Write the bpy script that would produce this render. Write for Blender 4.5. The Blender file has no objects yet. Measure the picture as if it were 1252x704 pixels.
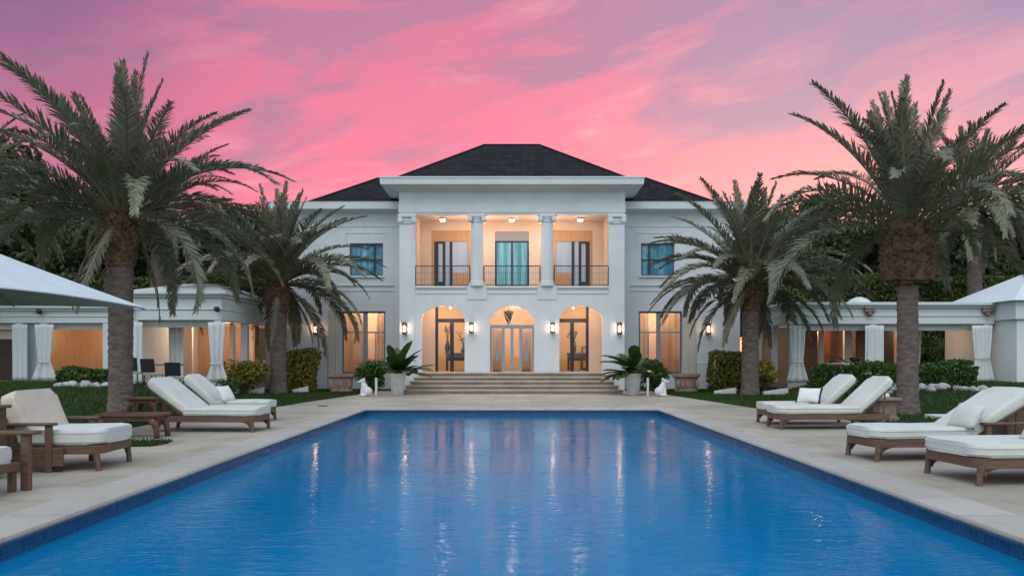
import bpy, bmesh, math, random
import numpy as np
from mathutils import Vector, Matrix

R = math.radians
PI = math.pi
SC = bpy.context.scene
COL = SC.collection

# ------------------------------------------------------------------ camera
EYE = 1.4
cam_d = bpy.data.cameras.new('camera')
cam = bpy.data.objects.new('camera', cam_d)
COL.objects.link(cam)
cam.location = (0, 0, EYE)
cam.rotation_euler = (R(90), 0, 0)
cam_d.sensor_width = 36
cam_d.lens = 28.75
cam_d.shift_y = 0.067
cam_d.clip_start = 0.05
cam_d.clip_end = 4000
SC.camera = cam

# ------------------------------------------------------------------ world
SUN_EL, SUN_AZ = 52, 200          # degrees; light comes from behind the camera
W = bpy.data.worlds.new('World')
SC.world = W
W.use_nodes = True
nt = W.node_tree
nt.nodes.clear()


class NB:
    """small node-building helper"""
    def __init__(self, tree):
        self.t = tree

    def n(self, typ, **kw):
        nd = self.t.nodes.new(typ)
        for k, v in kw.items():
            setattr(nd, k, v)
        return nd

    def link(self, a, b):
        self.t.links.new(a, b)

    def put(self, sock, v):
        if hasattr(v, 'is_output'):
            self.link(v, sock)
        else:
            sock.default_value = v

    def m(self, op, a, b=0.0, c=None, clamp=False):
        nd = self.n('ShaderNodeMath', operation=op, use_clamp=clamp)
        self.put(nd.inputs[0], a)
        self.put(nd.inputs[1], b)
        if c is not None:
            self.put(nd.inputs[2], c)
        return nd.outputs[0]

    def ss(self, v, a, b):
        nd = self.n('ShaderNodeMapRange', interpolation_type='SMOOTHSTEP')
        self.put(nd.inputs['Value'], v)
        nd.inputs['From Min'].default_value = a
        nd.inputs['From Max'].default_value = b
        return nd.outputs['Result']

    def mix(self, f, a, b, blend='MIX'):
        nd = self.n('ShaderNodeMix', data_type='RGBA', blend_type=blend)
        self.put(nd.inputs['Factor'], f)
        for s, v in ((nd.inputs['A'], a), (nd.inputs['B'], b)):
            pass
        ia = [i for i in nd.inputs if i.type == 'RGBA']
        for s, v in zip(ia, (a, b)):
            if hasattr(v, 'is_output'):
                self.link(v, s)
            else:
                s.default_value = (v[0], v[1], v[2], 1)
        return [o for o in nd.outputs if o.type == 'RGBA'][0]

    def noise(self, vec, scale, detail=4, rough=0.55, dist=0.0):
        nd = self.n('ShaderNodeTexNoise')
        if vec is not None:
            self.link(vec, nd.inputs['Vector'])
        nd.inputs['Scale'].default_value = scale
        nd.inputs['Detail'].default_value = detail
        nd.inputs['Roughness'].default_value = rough
        nd.inputs['Distortion'].default_value = dist
        return nd.outputs['Fac']

    def comb(self, x, y, z):
        nd = self.n('ShaderNodeCombineXYZ')
        for s, v in zip(nd.inputs, (x, y, z)):
            self.put(s, v)
        return nd.outputs[0]


def build_sky():
    b = NB(nt)
    tc = b.n('ShaderNodeTexCoord')
    sep = b.n('ShaderNodeSeparateXYZ')
    b.link(tc.outputs['Generated'], sep.inputs[0])
    x, y, z = sep.outputs
    az = b.m('ARCTAN2', x, y)                       # 0 over the house, + to the right
    el = b.m('ARCSINE', z)
    # streaks of cloud running up to the right
    a = R(13)
    s = b.m('ADD', b.m('MULTIPLY', az, math.cos(a)), b.m('MULTIPLY', el, math.sin(a)))
    t = b.m('ADD', b.m('MULTIPLY', az, -math.sin(a)), b.m('MULTIPLY', el, math.cos(a)))
    v1 = b.comb(b.m('MULTIPLY', s, 1.9), b.m('MULTIPLY', t, 6.6), 5.2)
    n1 = b.noise(v1, 2.3, 9, 0.60, 0.45)
    v2 = b.comb(b.m('MULTIPLY', s, 3.0), b.m('MULTIPLY', t, 14.0), 9.1)
    n2 = b.noise(v2, 1.7, 9, 0.64, 0.4)
    v3 = b.comb(b.m('MULTIPLY', s, 1.2), b.m('MULTIPLY', t, 4.0), 1.3)
    n3 = b.noise(v3, 1.3, 4, 0.5, 0.3)
    hot = (0.98, 0.155, 0.30)
    soft = (0.97, 0.37, 0.46)
    mauve = (0.50, 0.175, 0.315)
    lilac = (0.41, 0.245, 0.42)
    plum = (0.25, 0.095, 0.235)
    # pink deck, paler to the right
    right = b.ss(az, -0.10, 0.50)
    left = b.ss(az, -0.24, -0.54)
    up = b.ss(el, 0.20, 0.46)
    pale = b.m('MULTIPLY', b.m('ADD', b.m('MULTIPLY', right, 0.75), b.ss(n2, 0.50, 0.75)), 0.75, clamp=True)
    c = b.mix(pale, hot, soft)
    # grey-mauve gaps between the streaks, more of them high up
    gap = b.m('ADD', b.ss(n1, 0.44, 0.66), b.m('MULTIPLY', up, 0.80))
    gap = b.m('ADD', gap, b.m('MULTIPLY', b.ss(n2, 0.50, 0.80), -0.22))
    gap = b.m('MULTIPLY', gap, 0.88, clamp=True)
    dark = b.mix(right, mauve, lilac)
    c = b.mix(gap, c, dark)
    # the side away from the glow: purple to the left
    lf = b.m('MULTIPLY', left, b.m('ADD', 0.62, b.m('MULTIPLY', up, 0.50)))
    lf = b.m('MULTIPLY', lf, b.m('ADD', 0.70, b.m('MULTIPLY', n3, 0.5)), clamp=True)
    c = b.mix(lf, c, plum)
    rt = b.m('MULTIPLY', b.ss(az, 0.08, 0.50), b.m('MULTIPLY', b.ss(el, 0.17, 0.36), b.m('ADD', 0.56, b.m('MULTIPLY', b.ss(n1, 0.38, 0.60), 0.44))), clamp=True)
    c = b.mix(rt, c, (0.36, 0.225, 0.40))
    # the dome overhead and behind: cool evening blue
    back = b.ss(y, 0.45, -0.25)
    high = b.ss(el, 0.42, 0.72)
    cool = b.mix(b.ss(n3, 0.4, 0.65), (0.84, 1.06, 1.24), (1.06, 1.12, 1.18))
    over = b.mix(b.ss(el, 0.55, 1.0), (0.22, 0.38, 0.66), (0.50, 0.70, 0.96))
    c = b.mix(high, c, over)
    c = b.mix(back, c, cool)
    c = b.mix(b.ss(el, -0.02, -0.12), c, (0.10, 0.09, 0.08))
    bg = b.n('ShaderNodeBackground')
    b.link(c, bg.inputs['Color'])
    bg.inputs['Strength'].default_value = 0.96
    sky = b.n('ShaderNodeTexSky')
    sky.sky_type = 'NISHITA'
    sky.sun_disc = False
    sky.sun_elevation = R(2)
    sky.sun_rotation = R(SUN_AZ - 180)
    bg2 = b.n('ShaderNodeBackground')
    b.link(sky.outputs[0], bg2.inputs['Color'])
    bg2.inputs['Strength'].default_value = 0.05
    ad = b.n('ShaderNodeAddShader')
    b.link(bg.outputs[0], ad.inputs[0])
    b.link(bg2.outputs[0], ad.inputs[1])
    out = b.n('ShaderNodeOutputWorld')
    b.link(ad.outputs[0], out.inputs['Surface'])


build_sky()

sun_d = bpy.data.lights.new('sun', 'SUN')
sun_d.energy = 0.9
sun_d.angle = R(35)
sun_d.color = (1.0, 0.95, 0.93)
sun = bpy.data.objects.new('sun', sun_d)
COL.objects.link(sun)
sun.rotation_euler = (R(90 - SUN_EL), 0, R(180 - SUN_AZ))

SC.view_settings.view_transform = 'Standard'
SC.view_settings.look = 'None'
SC.view_settings.exposure = 0.0
SC.view_settings.gamma = 1.0
SC.view_settings.use_curve_mapping = False
SC.render.engine = 'CYCLES'
SC.cycles.use_denoising = True
SC.cycles.max_bounces = 6
SC.cycles.diffuse_bounces = 3
SC.cycles.glossy_bounces = 3
SC.cycles.transmission_bounces = 4
SC.cycles.transparent_max_bounces = 8
SC.cycles.sample_clamp_indirect = 4
SC.cycles.caustics_reflective = False
SC.cycles.caustics_refractive = False

# ------------------------------------------------------------------ materials
MATS = {}


def mat(name, col, rough=0.6, col2=None, nscale=2.0, bump=0.0, bscale=40.0, spec=0.5, metal=0.0,
        detail=5, lo=0.35, hi=0.7, bdist=0.02, stretch=None, coat=0.0):
    m = bpy.data.materials.new(name)
    m.use_nodes = True
    b = NB(m.node_tree)
    p = m.node_tree.nodes['Principled BSDF']
    p.inputs['Base Color'].default_value = (*col, 1)
    p.inputs['Roughness'].default_value = rough
    p.inputs['Metallic'].default_value = metal
    p.inputs['Specular IOR Level'].default_value = spec
    p.inputs['Coat Weight'].default_value = coat
    tc = b.n('ShaderNodeTexCoord')
    vec = tc.outputs['Object']
    if stretch:
        mp = b.n('ShaderNodeMapping')
        mp.inputs['Scale'].default_value = stretch
        b.link(vec, mp.inputs['Vector'])
        vec = mp.outputs[0]
    if col2:
        f = b.ss(b.noise(vec, nscale, detail, 0.6), lo, hi)
        b.link(b.mix(f, col, col2), p.inputs['Base Color'])
    if bump:
        bp = b.n('ShaderNodeBump')
        bp.inputs['Strength'].default_value = bump
        bp.inputs['Distance'].default_value = bdist
        b.link(b.noise(vec, bscale, 4, 0.6), bp.inputs['Height'])
        b.link(bp.outputs[0], p.inputs['Normal'])
    MATS[name] = m
    return m


def leaf_mat(name, a, c, rough=0.55, trans=0.25, spec=0.35):
    m = bpy.data.materials.new(name)
    m.use_nodes = True
    b = NB(m.node_tree)
    p = m.node_tree.nodes['Principled BSDF']
    g = b.n('ShaderNodeNewGeometry')
    tc = b.n('ShaderNodeTexCoord')
    oi = b.n('ShaderNodeObjectInfo')
    f = b.m('ADD', b.m('MULTIPLY', g.outputs['Random Per Island'], 0.6),
            b.m('MULTIPLY', b.noise(tc.outputs['Object'], 1.3, 3), 0.4))
    f = b.m('ADD', f, b.m('MULTIPLY', b.m('SUBTRACT', oi.outputs['Random'], 0.5), 0.35), clamp=True)
    c_ = b.mix(f, a, c)
    b.link(c_, p.inputs['Base Color'])
    p.inputs['Roughness'].default_value = rough
    p.inputs['Specular IOR Level'].default_value = spec
    tr = b.n('ShaderNodeBsdfTranslucent')
    b.link(c_, tr.inputs['Color'])
    mx = b.n('ShaderNodeMixShader')
    mx.inputs[0].default_value = trans
    out = m.node_tree.nodes['Material Output']
    b.link(p.outputs[0], mx.inputs[1])
    b.link(tr.outputs[0], mx.inputs[2])
    b.link(mx.outputs[0], out.inputs['Surface'])
    MATS[name] = m
    return m


def emit_mat(name, col, strength):
    m = bpy.data.materials.new(name)
    m.use_nodes = True
    p = m.node_tree.nodes['Principled BSDF']
    p.inputs['Base Color'].default_value = (*col, 1)
    p.inputs['Emission Color'].default_value = (*col, 1)
    p.inputs['Emission Strength'].default_value = strength
    MATS[name] = m
    return m


def glass_mat(name, tint, refl_rough=0.02, ior=1.45):
    """thin clear pane: Fresnel mirror over tinted see-through"""
    m = bpy.data.materials.new(name)
    m.use_nodes = True
    t = m.node_tree
    t.nodes.clear()
    b = NB(t)
    fr = b.n('ShaderNodeFresnel')
    fr.inputs['IOR'].default_value = ior
    gl = b.n('ShaderNodeBsdfGlossy')
    gl.inputs['Roughness'].default_value = refl_rough
    tr = b.n('ShaderNodeBsdfTransparent')
    tr.inputs['Color'].default_value = (*tint, 1)
    mx = b.n('ShaderNodeMixShader')
    b.link(fr.outputs[0], mx.inputs[0])
    b.link(tr.outputs[0], mx.inputs[1])
    b.link(gl.outputs[0], mx.inputs[2])
    out = b.n('ShaderNodeOutputMaterial')
    b.link(mx.outputs[0], out.inputs['Surface'])
    MATS[name] = m
    return m


mat('stucco', (0.70, 0.725, 0.745), 0.85, (0.62, 0.645, 0.67), 0.55, 0.16, 45, bdist=0.012, spec=0.25, detail=7)
mat('trim', (0.66, 0.70, 0.71), 0.7, (0.60, 0.635, 0.65), 0.9, 0.05, 30, spec=0.3)
mat('peach_wall', (0.72, 0.55, 0.44), 0.85, (0.66, 0.50, 0.40), 1.2, 0.08, 40, bdist=0.01)
mat('cream', (0.66, 0.60, 0.53), 0.8, (0.60, 0.54, 0.47), 1.5, 0.05, 40)
mat('room_wall', (0.64, 0.48, 0.34), 0.8, (0.57, 0.42, 0.29), 0.9)
mat('room_floor', (0.26, 0.17, 0.11), 0.4, (0.18, 0.11, 0.07), 2)
mat('dark_frame', (0.018, 0.024, 0.036), 0.4, spec=0.5)
mat('blue_frame', (0.09, 0.13, 0.20), 0.45)
mat('grey_frame', (0.27, 0.30, 0.34), 0.5)
mat('bronze', (0.10, 0.065, 0.045), 0.45, (0.06, 0.04, 0.03), 9, metal=0.5)
mat('iron', (0.05, 0.042, 0.04), 0.5, metal=0.6)
mat('wood_orange', (0.50, 0.30, 0.17), 0.55, (0.42, 0.24, 0.13), 2.0, stretch=(8, 8, 0.7))
mat('wood_red', (0.24, 0.085, 0.05), 0.55, (0.17, 0.055, 0.035), 2.0, stretch=(8, 8, 0.7))
mat('wood_dark', (0.055, 0.035, 0.025), 0.5, (0.035, 0.022, 0.016), 3)
mat('teak', (0.155, 0.086, 0.054), 0.55, (0.085, 0.046, 0.030), 3.0, 0.25, 60, stretch=(1.2, 14, 14), bdist=0.004)
mat('redwood', (0.135, 0.056, 0.038), 0.45, (0.085, 0.034, 0.025), 3.0, 0.2, 50, stretch=(1.2, 14, 14), bdist=0.004)
mat('cushion', (0.62, 0.625, 0.585), 0.9, (0.56, 0.565, 0.525), 3.0, 0.45, 7, bdist=0.025, spec=0.2)
mat('cushion_cream', (0.62, 0.54, 0.45), 0.9, (0.56, 0.48, 0.40), 3.0, 0.45, 7, bdist=0.025, spec=0.2)
mat('curtain', (0.70, 0.73, 0.735), 0.9, (0.64, 0.67, 0.68), 4.0, 0.15, 150, bdist=0.004, spec=0.15)
mat('drape', (0.68, 0.58, 0.50), 0.9, (0.62, 0.52, 0.44), 4.0, 0.15, 150, bdist=0.004, spec=0.15)
mat('canvas', (0.62, 0.67, 0.70), 0.85, (0.57, 0.62, 0.65), 2.0, 0.1, 200, bdist=0.003, spec=0.2)
mat('white_glaze', (0.82, 0.84, 0.85), 0.35, (0.68, 0.70, 0.72), 5, spec=0.5)
mat('plaster', (0.70, 0.71, 0.72), 0.8, (0.58, 0.58, 0.58), 9, 0.3, 30, bdist=0.01)
mat('terracotta', (0.30, 0.165, 0.125), 0.85, (0.42, 0.30, 0.26), 4.5, 0.4, 30, bdist=0.01, detail=8)
mat('stone_brown', (0.27, 0.21, 0.18), 0.85, (0.20, 0.15, 0.125), 6, 0.4, 45, bdist=0.006)
mat('step_stone', (0.47, 0.395, 0.33), 0.8, (0.37, 0.305, 0.25), 2.2, 0.2, 40, bdist=0.006, detail=8)
mat('black_metal', (0.02, 0.02, 0.022), 0.45)
mat('roof_membrane', (0.56, 0.57, 0.58), 0.8, (0.42, 0.42, 0.42), 1.2, 0.1, 20, detail=8)
mat('bark', (0.215, 0.165, 0.14), 0.95, (0.11, 0.082, 0.07), 5.0, 0.9, 14, bdist=0.05, detail=8, stretch=(1, 1, 2.2))
mat('tree_bark', (0.10, 0.075, 0.06), 0.95, (0.05, 0.038, 0.03), 4.0, 0.9, 10, bdist=0.05, stretch=(1, 1, 0.4))
mat('boot', (0.20, 0.115, 0.07), 0.95, (0.055, 0.030, 0.02), 6.0, 0.7, 30, bdist=0.02, detail=8)
mat('rachis', (0.14, 0.135, 0.075), 0.6, (0.20, 0.17, 0.10), 2)
mat('soil', (0.030, 0.024, 0.016), 0.95, (0.018, 0.015, 0.010), 8, 0.6, 30)
mat('rock', (0.50, 0.475, 0.475), 0.9, (0.22, 0.20, 0.20), 5, 0.6, 12, bdist=0.05, detail=8)
mat('wicker', (0.13, 0.08, 0.055), 0.7, (0.06, 0.04, 0.03), 30, 0.8, 70, bdist=0.01)
mat('towel', (0.74, 0.74, 0.73), 0.95, (0.68, 0.68, 0.67), 8, 0.5, 220, bdist=0.004)
mat('cloth_black', (0.015, 0.015, 0.017), 0.8)
leaf_mat('palm_leaf', (0.070, 0.078, 0.045), (0.33, 0.32, 0.235), 0.45, 0.22, 0.4)
leaf_mat('palm_leaf_dry', (0.11, 0.105, 0.075), (0.21, 0.19, 0.15), 0.6, 0.2, 0.3)
leaf_mat('tree_leaf', (0.024, 0.036, 0.014), (0.085, 0.110, 0.038), 0.5, 0.25)
leaf_mat('hedge_leaf', (0.045, 0.070, 0.016), (0.150, 0.170, 0.042), 0.5, 0.25)
leaf_mat('croton_leaf', (0.07, 0.105, 0.015), (0.46, 0.37, 0.07), 0.45, 0.25)
leaf_mat('box_leaf', (0.022, 0.052, 0.010), (0.075, 0.140, 0.028), 0.5, 0.2)
leaf_mat('broad_leaf', (0.024, 0.058, 0.013), (0.075, 0.140, 0.036), 0.35, 0.15, 0.5)
leaf_mat('grass_blade', (0.020, 0.050, 0.010), (0.060, 0.115, 0.024), 0.6, 0.25, 0.2)
emit_mat('lamp_glow', (1.0, 0.62, 0.40), 27)
emit_mat('downlight_glow', (1.0, 0.75, 0.57), 90)
emit_mat('lamp_shade_glow', (1.0, 0.62, 0.38), 3.0)
glass_mat('clear_glass', (0.93, 0.94, 0.95))
glass_mat('lantern_glass', (0.95, 0.86, 0.76))


def sky_painted_glass():
    m = mat('sky_painted_glass', (0.055, 0.23, 0.33), 0.04, (0.19, 0.46, 0.58), 1.0, spec=0.8, stretch=(4.5, 1, 0.2), lo=.4, hi=.6)  # blue sky reflection put into the base colour, with lighter vertical bands
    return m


sky_painted_glass()
mat('pale_glass', (0.34, 0.43, 0.60), 0.08, (0.45, 0.50, 0.62), 1.0, spec=0.6, stretch=(3.0, 1, 0.3))  # bluish reflection over pale curtains put into the pane colour


def roof_material():
    m = mat('roof_shingle', (0.020, 0.018, 0.022), 0.95, spec=0.08)
    b = NB(m.node_tree)
    p = m.node_tree.nodes['Principled BSDF']
    tc = b.n('ShaderNodeTexCoord')
    br = b.n('ShaderNodeTexBrick')
    sp = b.n('ShaderNodeSeparateXYZ')
    b.link(tc.outputs['Object'], sp.inputs[0])
    b.link(b.comb(b.m('ADD', sp.outputs[0], b.m('MULTIPLY', sp.outputs[1], 0.6)), b.m('MULTIPLY', sp.outputs[2], 1.0), 0.0),
           br.inputs['Vector'])
    br.inputs['Color1'].default_value = (0.034, 0.030, 0.036, 1)
    br.inputs['Color2'].default_value = (0.012, 0.011, 0.015, 1)
    br.inputs['Mortar'].default_value = (0.005, 0.005, 0.006, 1)
    br.inputs['Scale'].default_value = 1.0
    br.inputs['Brick Width'].default_value = 0.32
    br.inputs['Row Height'].default_value = 0.12
    br.inputs['Mortar Size'].default_value = 0.014
    n = b.noise(tc.outputs['Object'], 0.7, 5)
    b.link(b.mix(b.m('MULTIPLY', n, 0.6), br.outputs['Color'], (0.030, 0.027, 0.031)), p.inputs['Base Color'])
    bp = b.n('ShaderNodeBump')
    bp.inputs['Strength'].default_value = 0.5
    bp.inputs['Distance'].default_value = 0.02
    b.link(br.outputs['Fac'], bp.inputs['Height'])
    bp.invert = True
    b.link(bp.outputs[0], p.inputs['Normal'])


def deck_material(name, w, h, c1, c2, mort, off=0.5):
    m = mat(name, c1, 0.62)
    b = NB(m.node_tree)
    p = m.node_tree.nodes['Principled BSDF']
    tc = b.n('ShaderNodeTexCoord')
    br = b.n('ShaderNodeTexBrick')
    br.offset = off
    b.link(tc.outputs['Object'], br.inputs['Vector'])
    br.inputs['Color1'].default_value = (*c1, 1)
    br.inputs['Color2'].default_value = (*c2, 1)
    br.inputs['Mortar'].default_value = (*mort, 1)
    br.inputs['Scale'].default_value = 1.0
    br.inputs['Brick Width'].default_value = w
    br.inputs['Row Height'].default_value = h
    br.inputs['Mortar Size'].default_value = 0.007
    br.inputs['Mortar Smooth'].default_value = 0.4
    n1 = b.noise(tc.outputs['Object'], 0.55, 7, 0.62)
    n2 = b.noise(tc.outputs['Object'], 7.0, 7, 0.65, 0.6)
    d = b.mix(b.m('MULTIPLY', b.ss(n1, 0.40, 0.70), 0.50), br.outputs['Color'], tuple(v * 0.66 for v in c2))
    d = b.mix(b.m('MULTIPLY', b.ss(n2, 0.50, 0.75), 0.45), d, tuple(v * 0.62 for v in c1))
    b.link(d, p.inputs['Base Color'])
    b.link(b.m('ADD', 0.45, b.m('MULTIPLY', n1, 0.4)), p.inputs['Roughness'])
    bp = b.n('ShaderNodeBump')
    bp.inputs['Strength'].default_value = 0.35
    bp.inputs['Distance'].default_value = 0.006
    b.link(b.m('SUBTRACT', b.m('MULTIPLY', n2, 0.5), br.outputs['Fac']), bp.inputs['Height'])
    b.link(bp.outputs[0], p.inputs['Normal'])


def tile_material():
    m = mat('pool_tile', (0.006, 0.055, 0.17), 0.25)
    b = NB(m.node_tree)
    p = m.node_tree.nodes['Principled BSDF']
    tc = b.n('ShaderNodeTexCoord')
    sp = b.n('ShaderNodeSeparateXYZ')
    b.link(tc.outputs['Object'], sp.inputs[0])
    br = b.n('ShaderNodeTexBrick')
    br.offset = 0
    b.link(b.comb(b.m('ADD', sp.outputs[0], sp.outputs[1]), sp.outputs[2], 0.0), br.inputs['Vector'])
    br.inputs['Color1'].default_value = (0.004, 0.050, 0.155, 1)
    br.inputs['Color2'].default_value = (0.008, 0.085, 0.22, 1)
    br.inputs['Mortar'].default_value = (0.05, 0.10, 0.17, 1)
    br.inputs['Scale'].default_value = 1.0
    br.inputs['Brick Width'].default_value = 0.075
    br.inputs['Row Height'].default_value = 0.075
    br.inputs['Mortar Size'].default_value = 0.004
    b.link(br.outputs['Color'], p.inputs['Base Color'])


def water_material():
    m = bpy.data.materials.new('pool_water')
    m.use_nodes = True
    t = m.node_tree
    t.nodes.clear()
    b = NB(t)
    tc = b.n('ShaderNodeTexCoord')
    mp = b.n('ShaderNodeMapping')
    mp.inputs['Scale'].default_value = (0.8, 1.5, 1)
    b.link(tc.outputs['Object'], mp.inputs['Vector'])
    n1 = b.noise(mp.outputs[0], 4.2, 3, 0.55, 0.5)
    n2 = b.noise(mp.outputs[0], 13.0, 2, 0.5, 0.3)
    n0 = b.noise(tc.outputs['Object'], 0.35, 2, 0.5)
    h = b.m('ADD', b.m('MULTIPLY', n1, 1.0), b.m('MULTIPLY', n2, 0.26))
    h = b.m('MULTIPLY', h, b.m('ADD', 0.35, b.m('MULTIPLY', b.ss(n0, 0.3, 0.65), 0.9)))
    bp = b.n('ShaderNodeBump')
    bp.inputs['Strength'].default_value = 1.0
    bp.inputs['Distance'].default_value = 0.0085
    b.link(h, bp.inputs['Height'])
    fr = b.n('ShaderNodeFresnel')
    fr.inputs['IOR'].default_value = 1.20
    b.link(bp.outputs[0], fr.inputs['Normal'])
    gl = b.n('ShaderNodeBsdfGlossy')
    gl.inputs['Roughness'].default_value = 0.065
    b.link(bp.outputs[0], gl.inputs['Normal'])
    tp = b.n('ShaderNodeBsdfTransparent')
    tp.inputs['Color'].default_value = (0.30, 0.86, 0.95, 1)
    df = b.n('ShaderNodeBsdfDiffuse')
    df.inputs['Color'].default_value = (0.0, 0.245, 0.53, 1)
    tr = b.n('ShaderNodeMixShader')
    tr.inputs[0].default_value = 0.62
    b.link(tp.outputs[0], tr.inputs[1])
    b.link(df.outputs[0], tr.inputs[2])
    mx = b.n('ShaderNodeMixShader')
    b.link(fr.outputs[0], mx.inputs[0])
    b.link(tr.outputs[0], mx.inputs[1])
    b.link(gl.outputs[0], mx.inputs[2])
    out = b.n('ShaderNodeOutputMaterial')
    b.link(mx.outputs[0], out.inputs['Surface'])
    MATS['pool_water'] = m




def stain_stucco():
    m = MATS['stucco']
    b = NB(m.node_tree)
    p = m.node_tree.nodes['Principled BSDF']
    src = p.inputs['Base Color'].links[0].from_socket
    tc = b.n('ShaderNodeTexCoord')
    mp = b.n('ShaderNodeMapping')
    mp.inputs['Scale'].default_value = (2.6, 2.6, 0.16)
    b.link(tc.outputs['Object'], mp.inputs['Vector'])
    st = b.ss(b.noise(mp.outputs[0], 1.6, 8, 0.65, 0.2), 0.52, 0.78)
    big = b.ss(b.noise(tc.outputs['Object'], 0.22, 3), 0.35, 0.65)
    f = b.m('MULTIPLY', st, b.m('ADD', 0.10, b.m('MULTIPLY', big, 0.26)))
    b.link(b.mix(f, src, (0.42, 0.42, 0.41)), p.inputs['Base Color'])


stain_stucco()
roof_material()
deck_material('travertine', 1.2, 0.8, (0.47, 0.41, 0.335), (0.36, 0.315, 0.25), (0.15, 0.13, 0.11))
deck_material('coping_stone', 0.9, 0.9, (0.48, 0.445, 0.395), (0.41, 0.38, 0.335), (0.21, 0.185, 0.16), off=0)
tile_material()
water_material()
mat('pool_floor', (0.004, 0.38, 0.72), 0.5, (0.003, 0.33, 0.65), 0.5)
mat('lawn', (0.030, 0.060, 0.014), 0.95, (0.050, 0.085, 0.022), 2.5, 0.6, 60, detail=8)


# ------------------------------------------------------------------ mesh helpers
def box(bm, x0, x1, y0, y1, z0, z1, bev=0.0, seg=2):
    t = bmesh.new()
    bmesh.ops.create_cube(t, size=1)
    for v in t.verts:
        v.co = Vector(((x0 + x1) / 2 + v.co.x * (x1 - x0), (y0 + y1) / 2 + v.co.y * (y1 - y0), (z0 + z1) / 2 + v.co.z * (z1 - z0)))
    if bev:
        bmesh.ops.bevel(t, geom=list(t.edges), offset=bev, segments=seg, affect='EDGES', profile=0.5)
    merge(bm, t)


def merge(bm, t, M=None):
    if M is not None:
        bmesh.ops.transform(t, matrix=M, verts=list(t.verts))
    me = bpy.data.meshes.new('tmp')
    t.to_mesh(me)
    t.free()
    bm.from_mesh(me)
    bpy.data.meshes.remove(me)


def tube(bm, pts, rad, n=8, cap=True):
    pts = [Vector(p) for p in pts]
    if not hasattr(rad, '__len__'):
        rad = [rad] * len(pts)
    rings = []
    prev = None
    for i, p in enumerate(pts):
        d = (pts[min(i + 1, len(pts) - 1)] - pts[max(i - 1, 0)]).normalized()
        if prev is None:
            a = d.orthogonal().normalized()
        else:
            a = (prev - d * prev.dot(d)).normalized()
        prev = a
        c = d.cross(a)
        rings.append([bm.verts.new(p + (a * math.cos(2 * PI * k / n) + c * math.sin(2 * PI * k / n)) * rad[i]) for k in range(n)])
    for r0, r1 in zip(rings, rings[1:]):
        for k in range(n):
            bm.faces.new((r0[k], r0[(k + 1) % n], r1[(k + 1) % n], r1[k]))
    if cap:
        bm.faces.new(rings[0][::-1])
        bm.faces.new(rings[-1])


def lathe(bm, prof, n=24, cx=0, cy=0, sx=1, sy=1, cap=True, sq=None):
    """prof: (radius, z) pairs"""
    rings = []
    for r, z in prof:
        ring = []
        for k in range(n):
            a = 2 * PI * k / n
            ca, sa = math.cos(a), math.sin(a)
            f = 1.0
            if sq:
                f = 1.0 / max(1e-6, (abs(ca) ** sq + abs(sa) ** sq)) ** (1.0 / sq)
            ring.append(bm.verts.new((cx + r * ca * sx * f, cy + r * sa * sy * f, z)))
        rings.append(ring)
    for r0, r1 in zip(rings, rings[1:]):
        for k in range(n):
            bm.faces.new((r0[k], r0[(k + 1) % n], r1[(k + 1) % n], r1[k]))
    if cap:
        bm.faces.new(rings[0][::-1])
        bm.faces.new(rings[-1])


def prism(bm, poly, z0, z1, bev=0.0, seg=3, M=None):
    t = bmesh.new()
    lo = [t.verts.new((x, y, z0)) for x, y in poly]
    hi = [t.verts.new((x, y, z1)) for x, y in poly]
    t.faces.new(lo[::-1])
    t.faces.new(hi)
    n = len(poly)
    for k in range(n):
        t.faces.new((lo[k], lo[(k + 1) % n], hi[(k + 1) % n], hi[k]))
    if bev:
        ed = [e for e in t.edges if abs(e.verts[0].co.z - e.verts[1].co.z) < 1e-6]
        bmesh.ops.bevel(t, geom=ed, offset=bev, segments=seg, affect='EDGES', profile=0.5)
    merge(bm, t, M)


def panel(outer, holes, y, th):
    """upright wall in the XZ plane with openings, front face at y, thickness th going back"""
    cu = bpy.data.curves.new('tmp', 'CURVE')
    cu.dimensions = '2D'
    cu.fill_mode = 'BOTH'
    cu.extrude = th / 2
    for poly in [outer] + holes:
        s = cu.splines.new('POLY')
        s.points.add(len(poly) - 1)
        for p, (x, z) in zip(s.points, poly):
            p.co = (x, z, 0, 1)
        s.use_cyclic_u = True
    o = bpy.data.objects.new('tmp', cu)
    COL.objects.link(o)
    dg = bpy.context.evaluated_depsgraph_get()
    me = bpy.data.meshes.new_from_object(o.evaluated_get(dg))
    bm = bmesh.new()
    bm.from_mesh(me)
    bpy.data.objects.remove(o)
    bpy.data.curves.remove(cu)
    bpy.data.meshes.remove(me)
    for v in bm.verts:
        v.co = Vector((v.co.x, y + th / 2 + v.co.z, v.co.y))
    bmesh.ops.remove_doubles(bm, verts=list(bm.verts), dist=1e-5)
    bmesh.ops.recalc_face_normals(bm, faces=list(bm.faces))
    return bm


def rect(x0, x1, z0, z1):
    return [(x0, z0), (x1, z0), (x1, z1), (x0, z1)]


def arch(x0, x1, z0, spring, top, n=24):
    cx, a, h = (x0 + x1) / 2, (x1 - x0) / 2, top - spring
    pts = [(x0, z0), (x1, z0)]
    for k in range(n + 1):
        t = PI * k / n
        pts.append((cx + a * math.cos(t), spring + h * math.sin(t)))
    return pts


def root_loc(o):
    v = Vector((0, 0, 0))
    while o is not None:
        v += o.location
        o = o.parent
    return v


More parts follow.
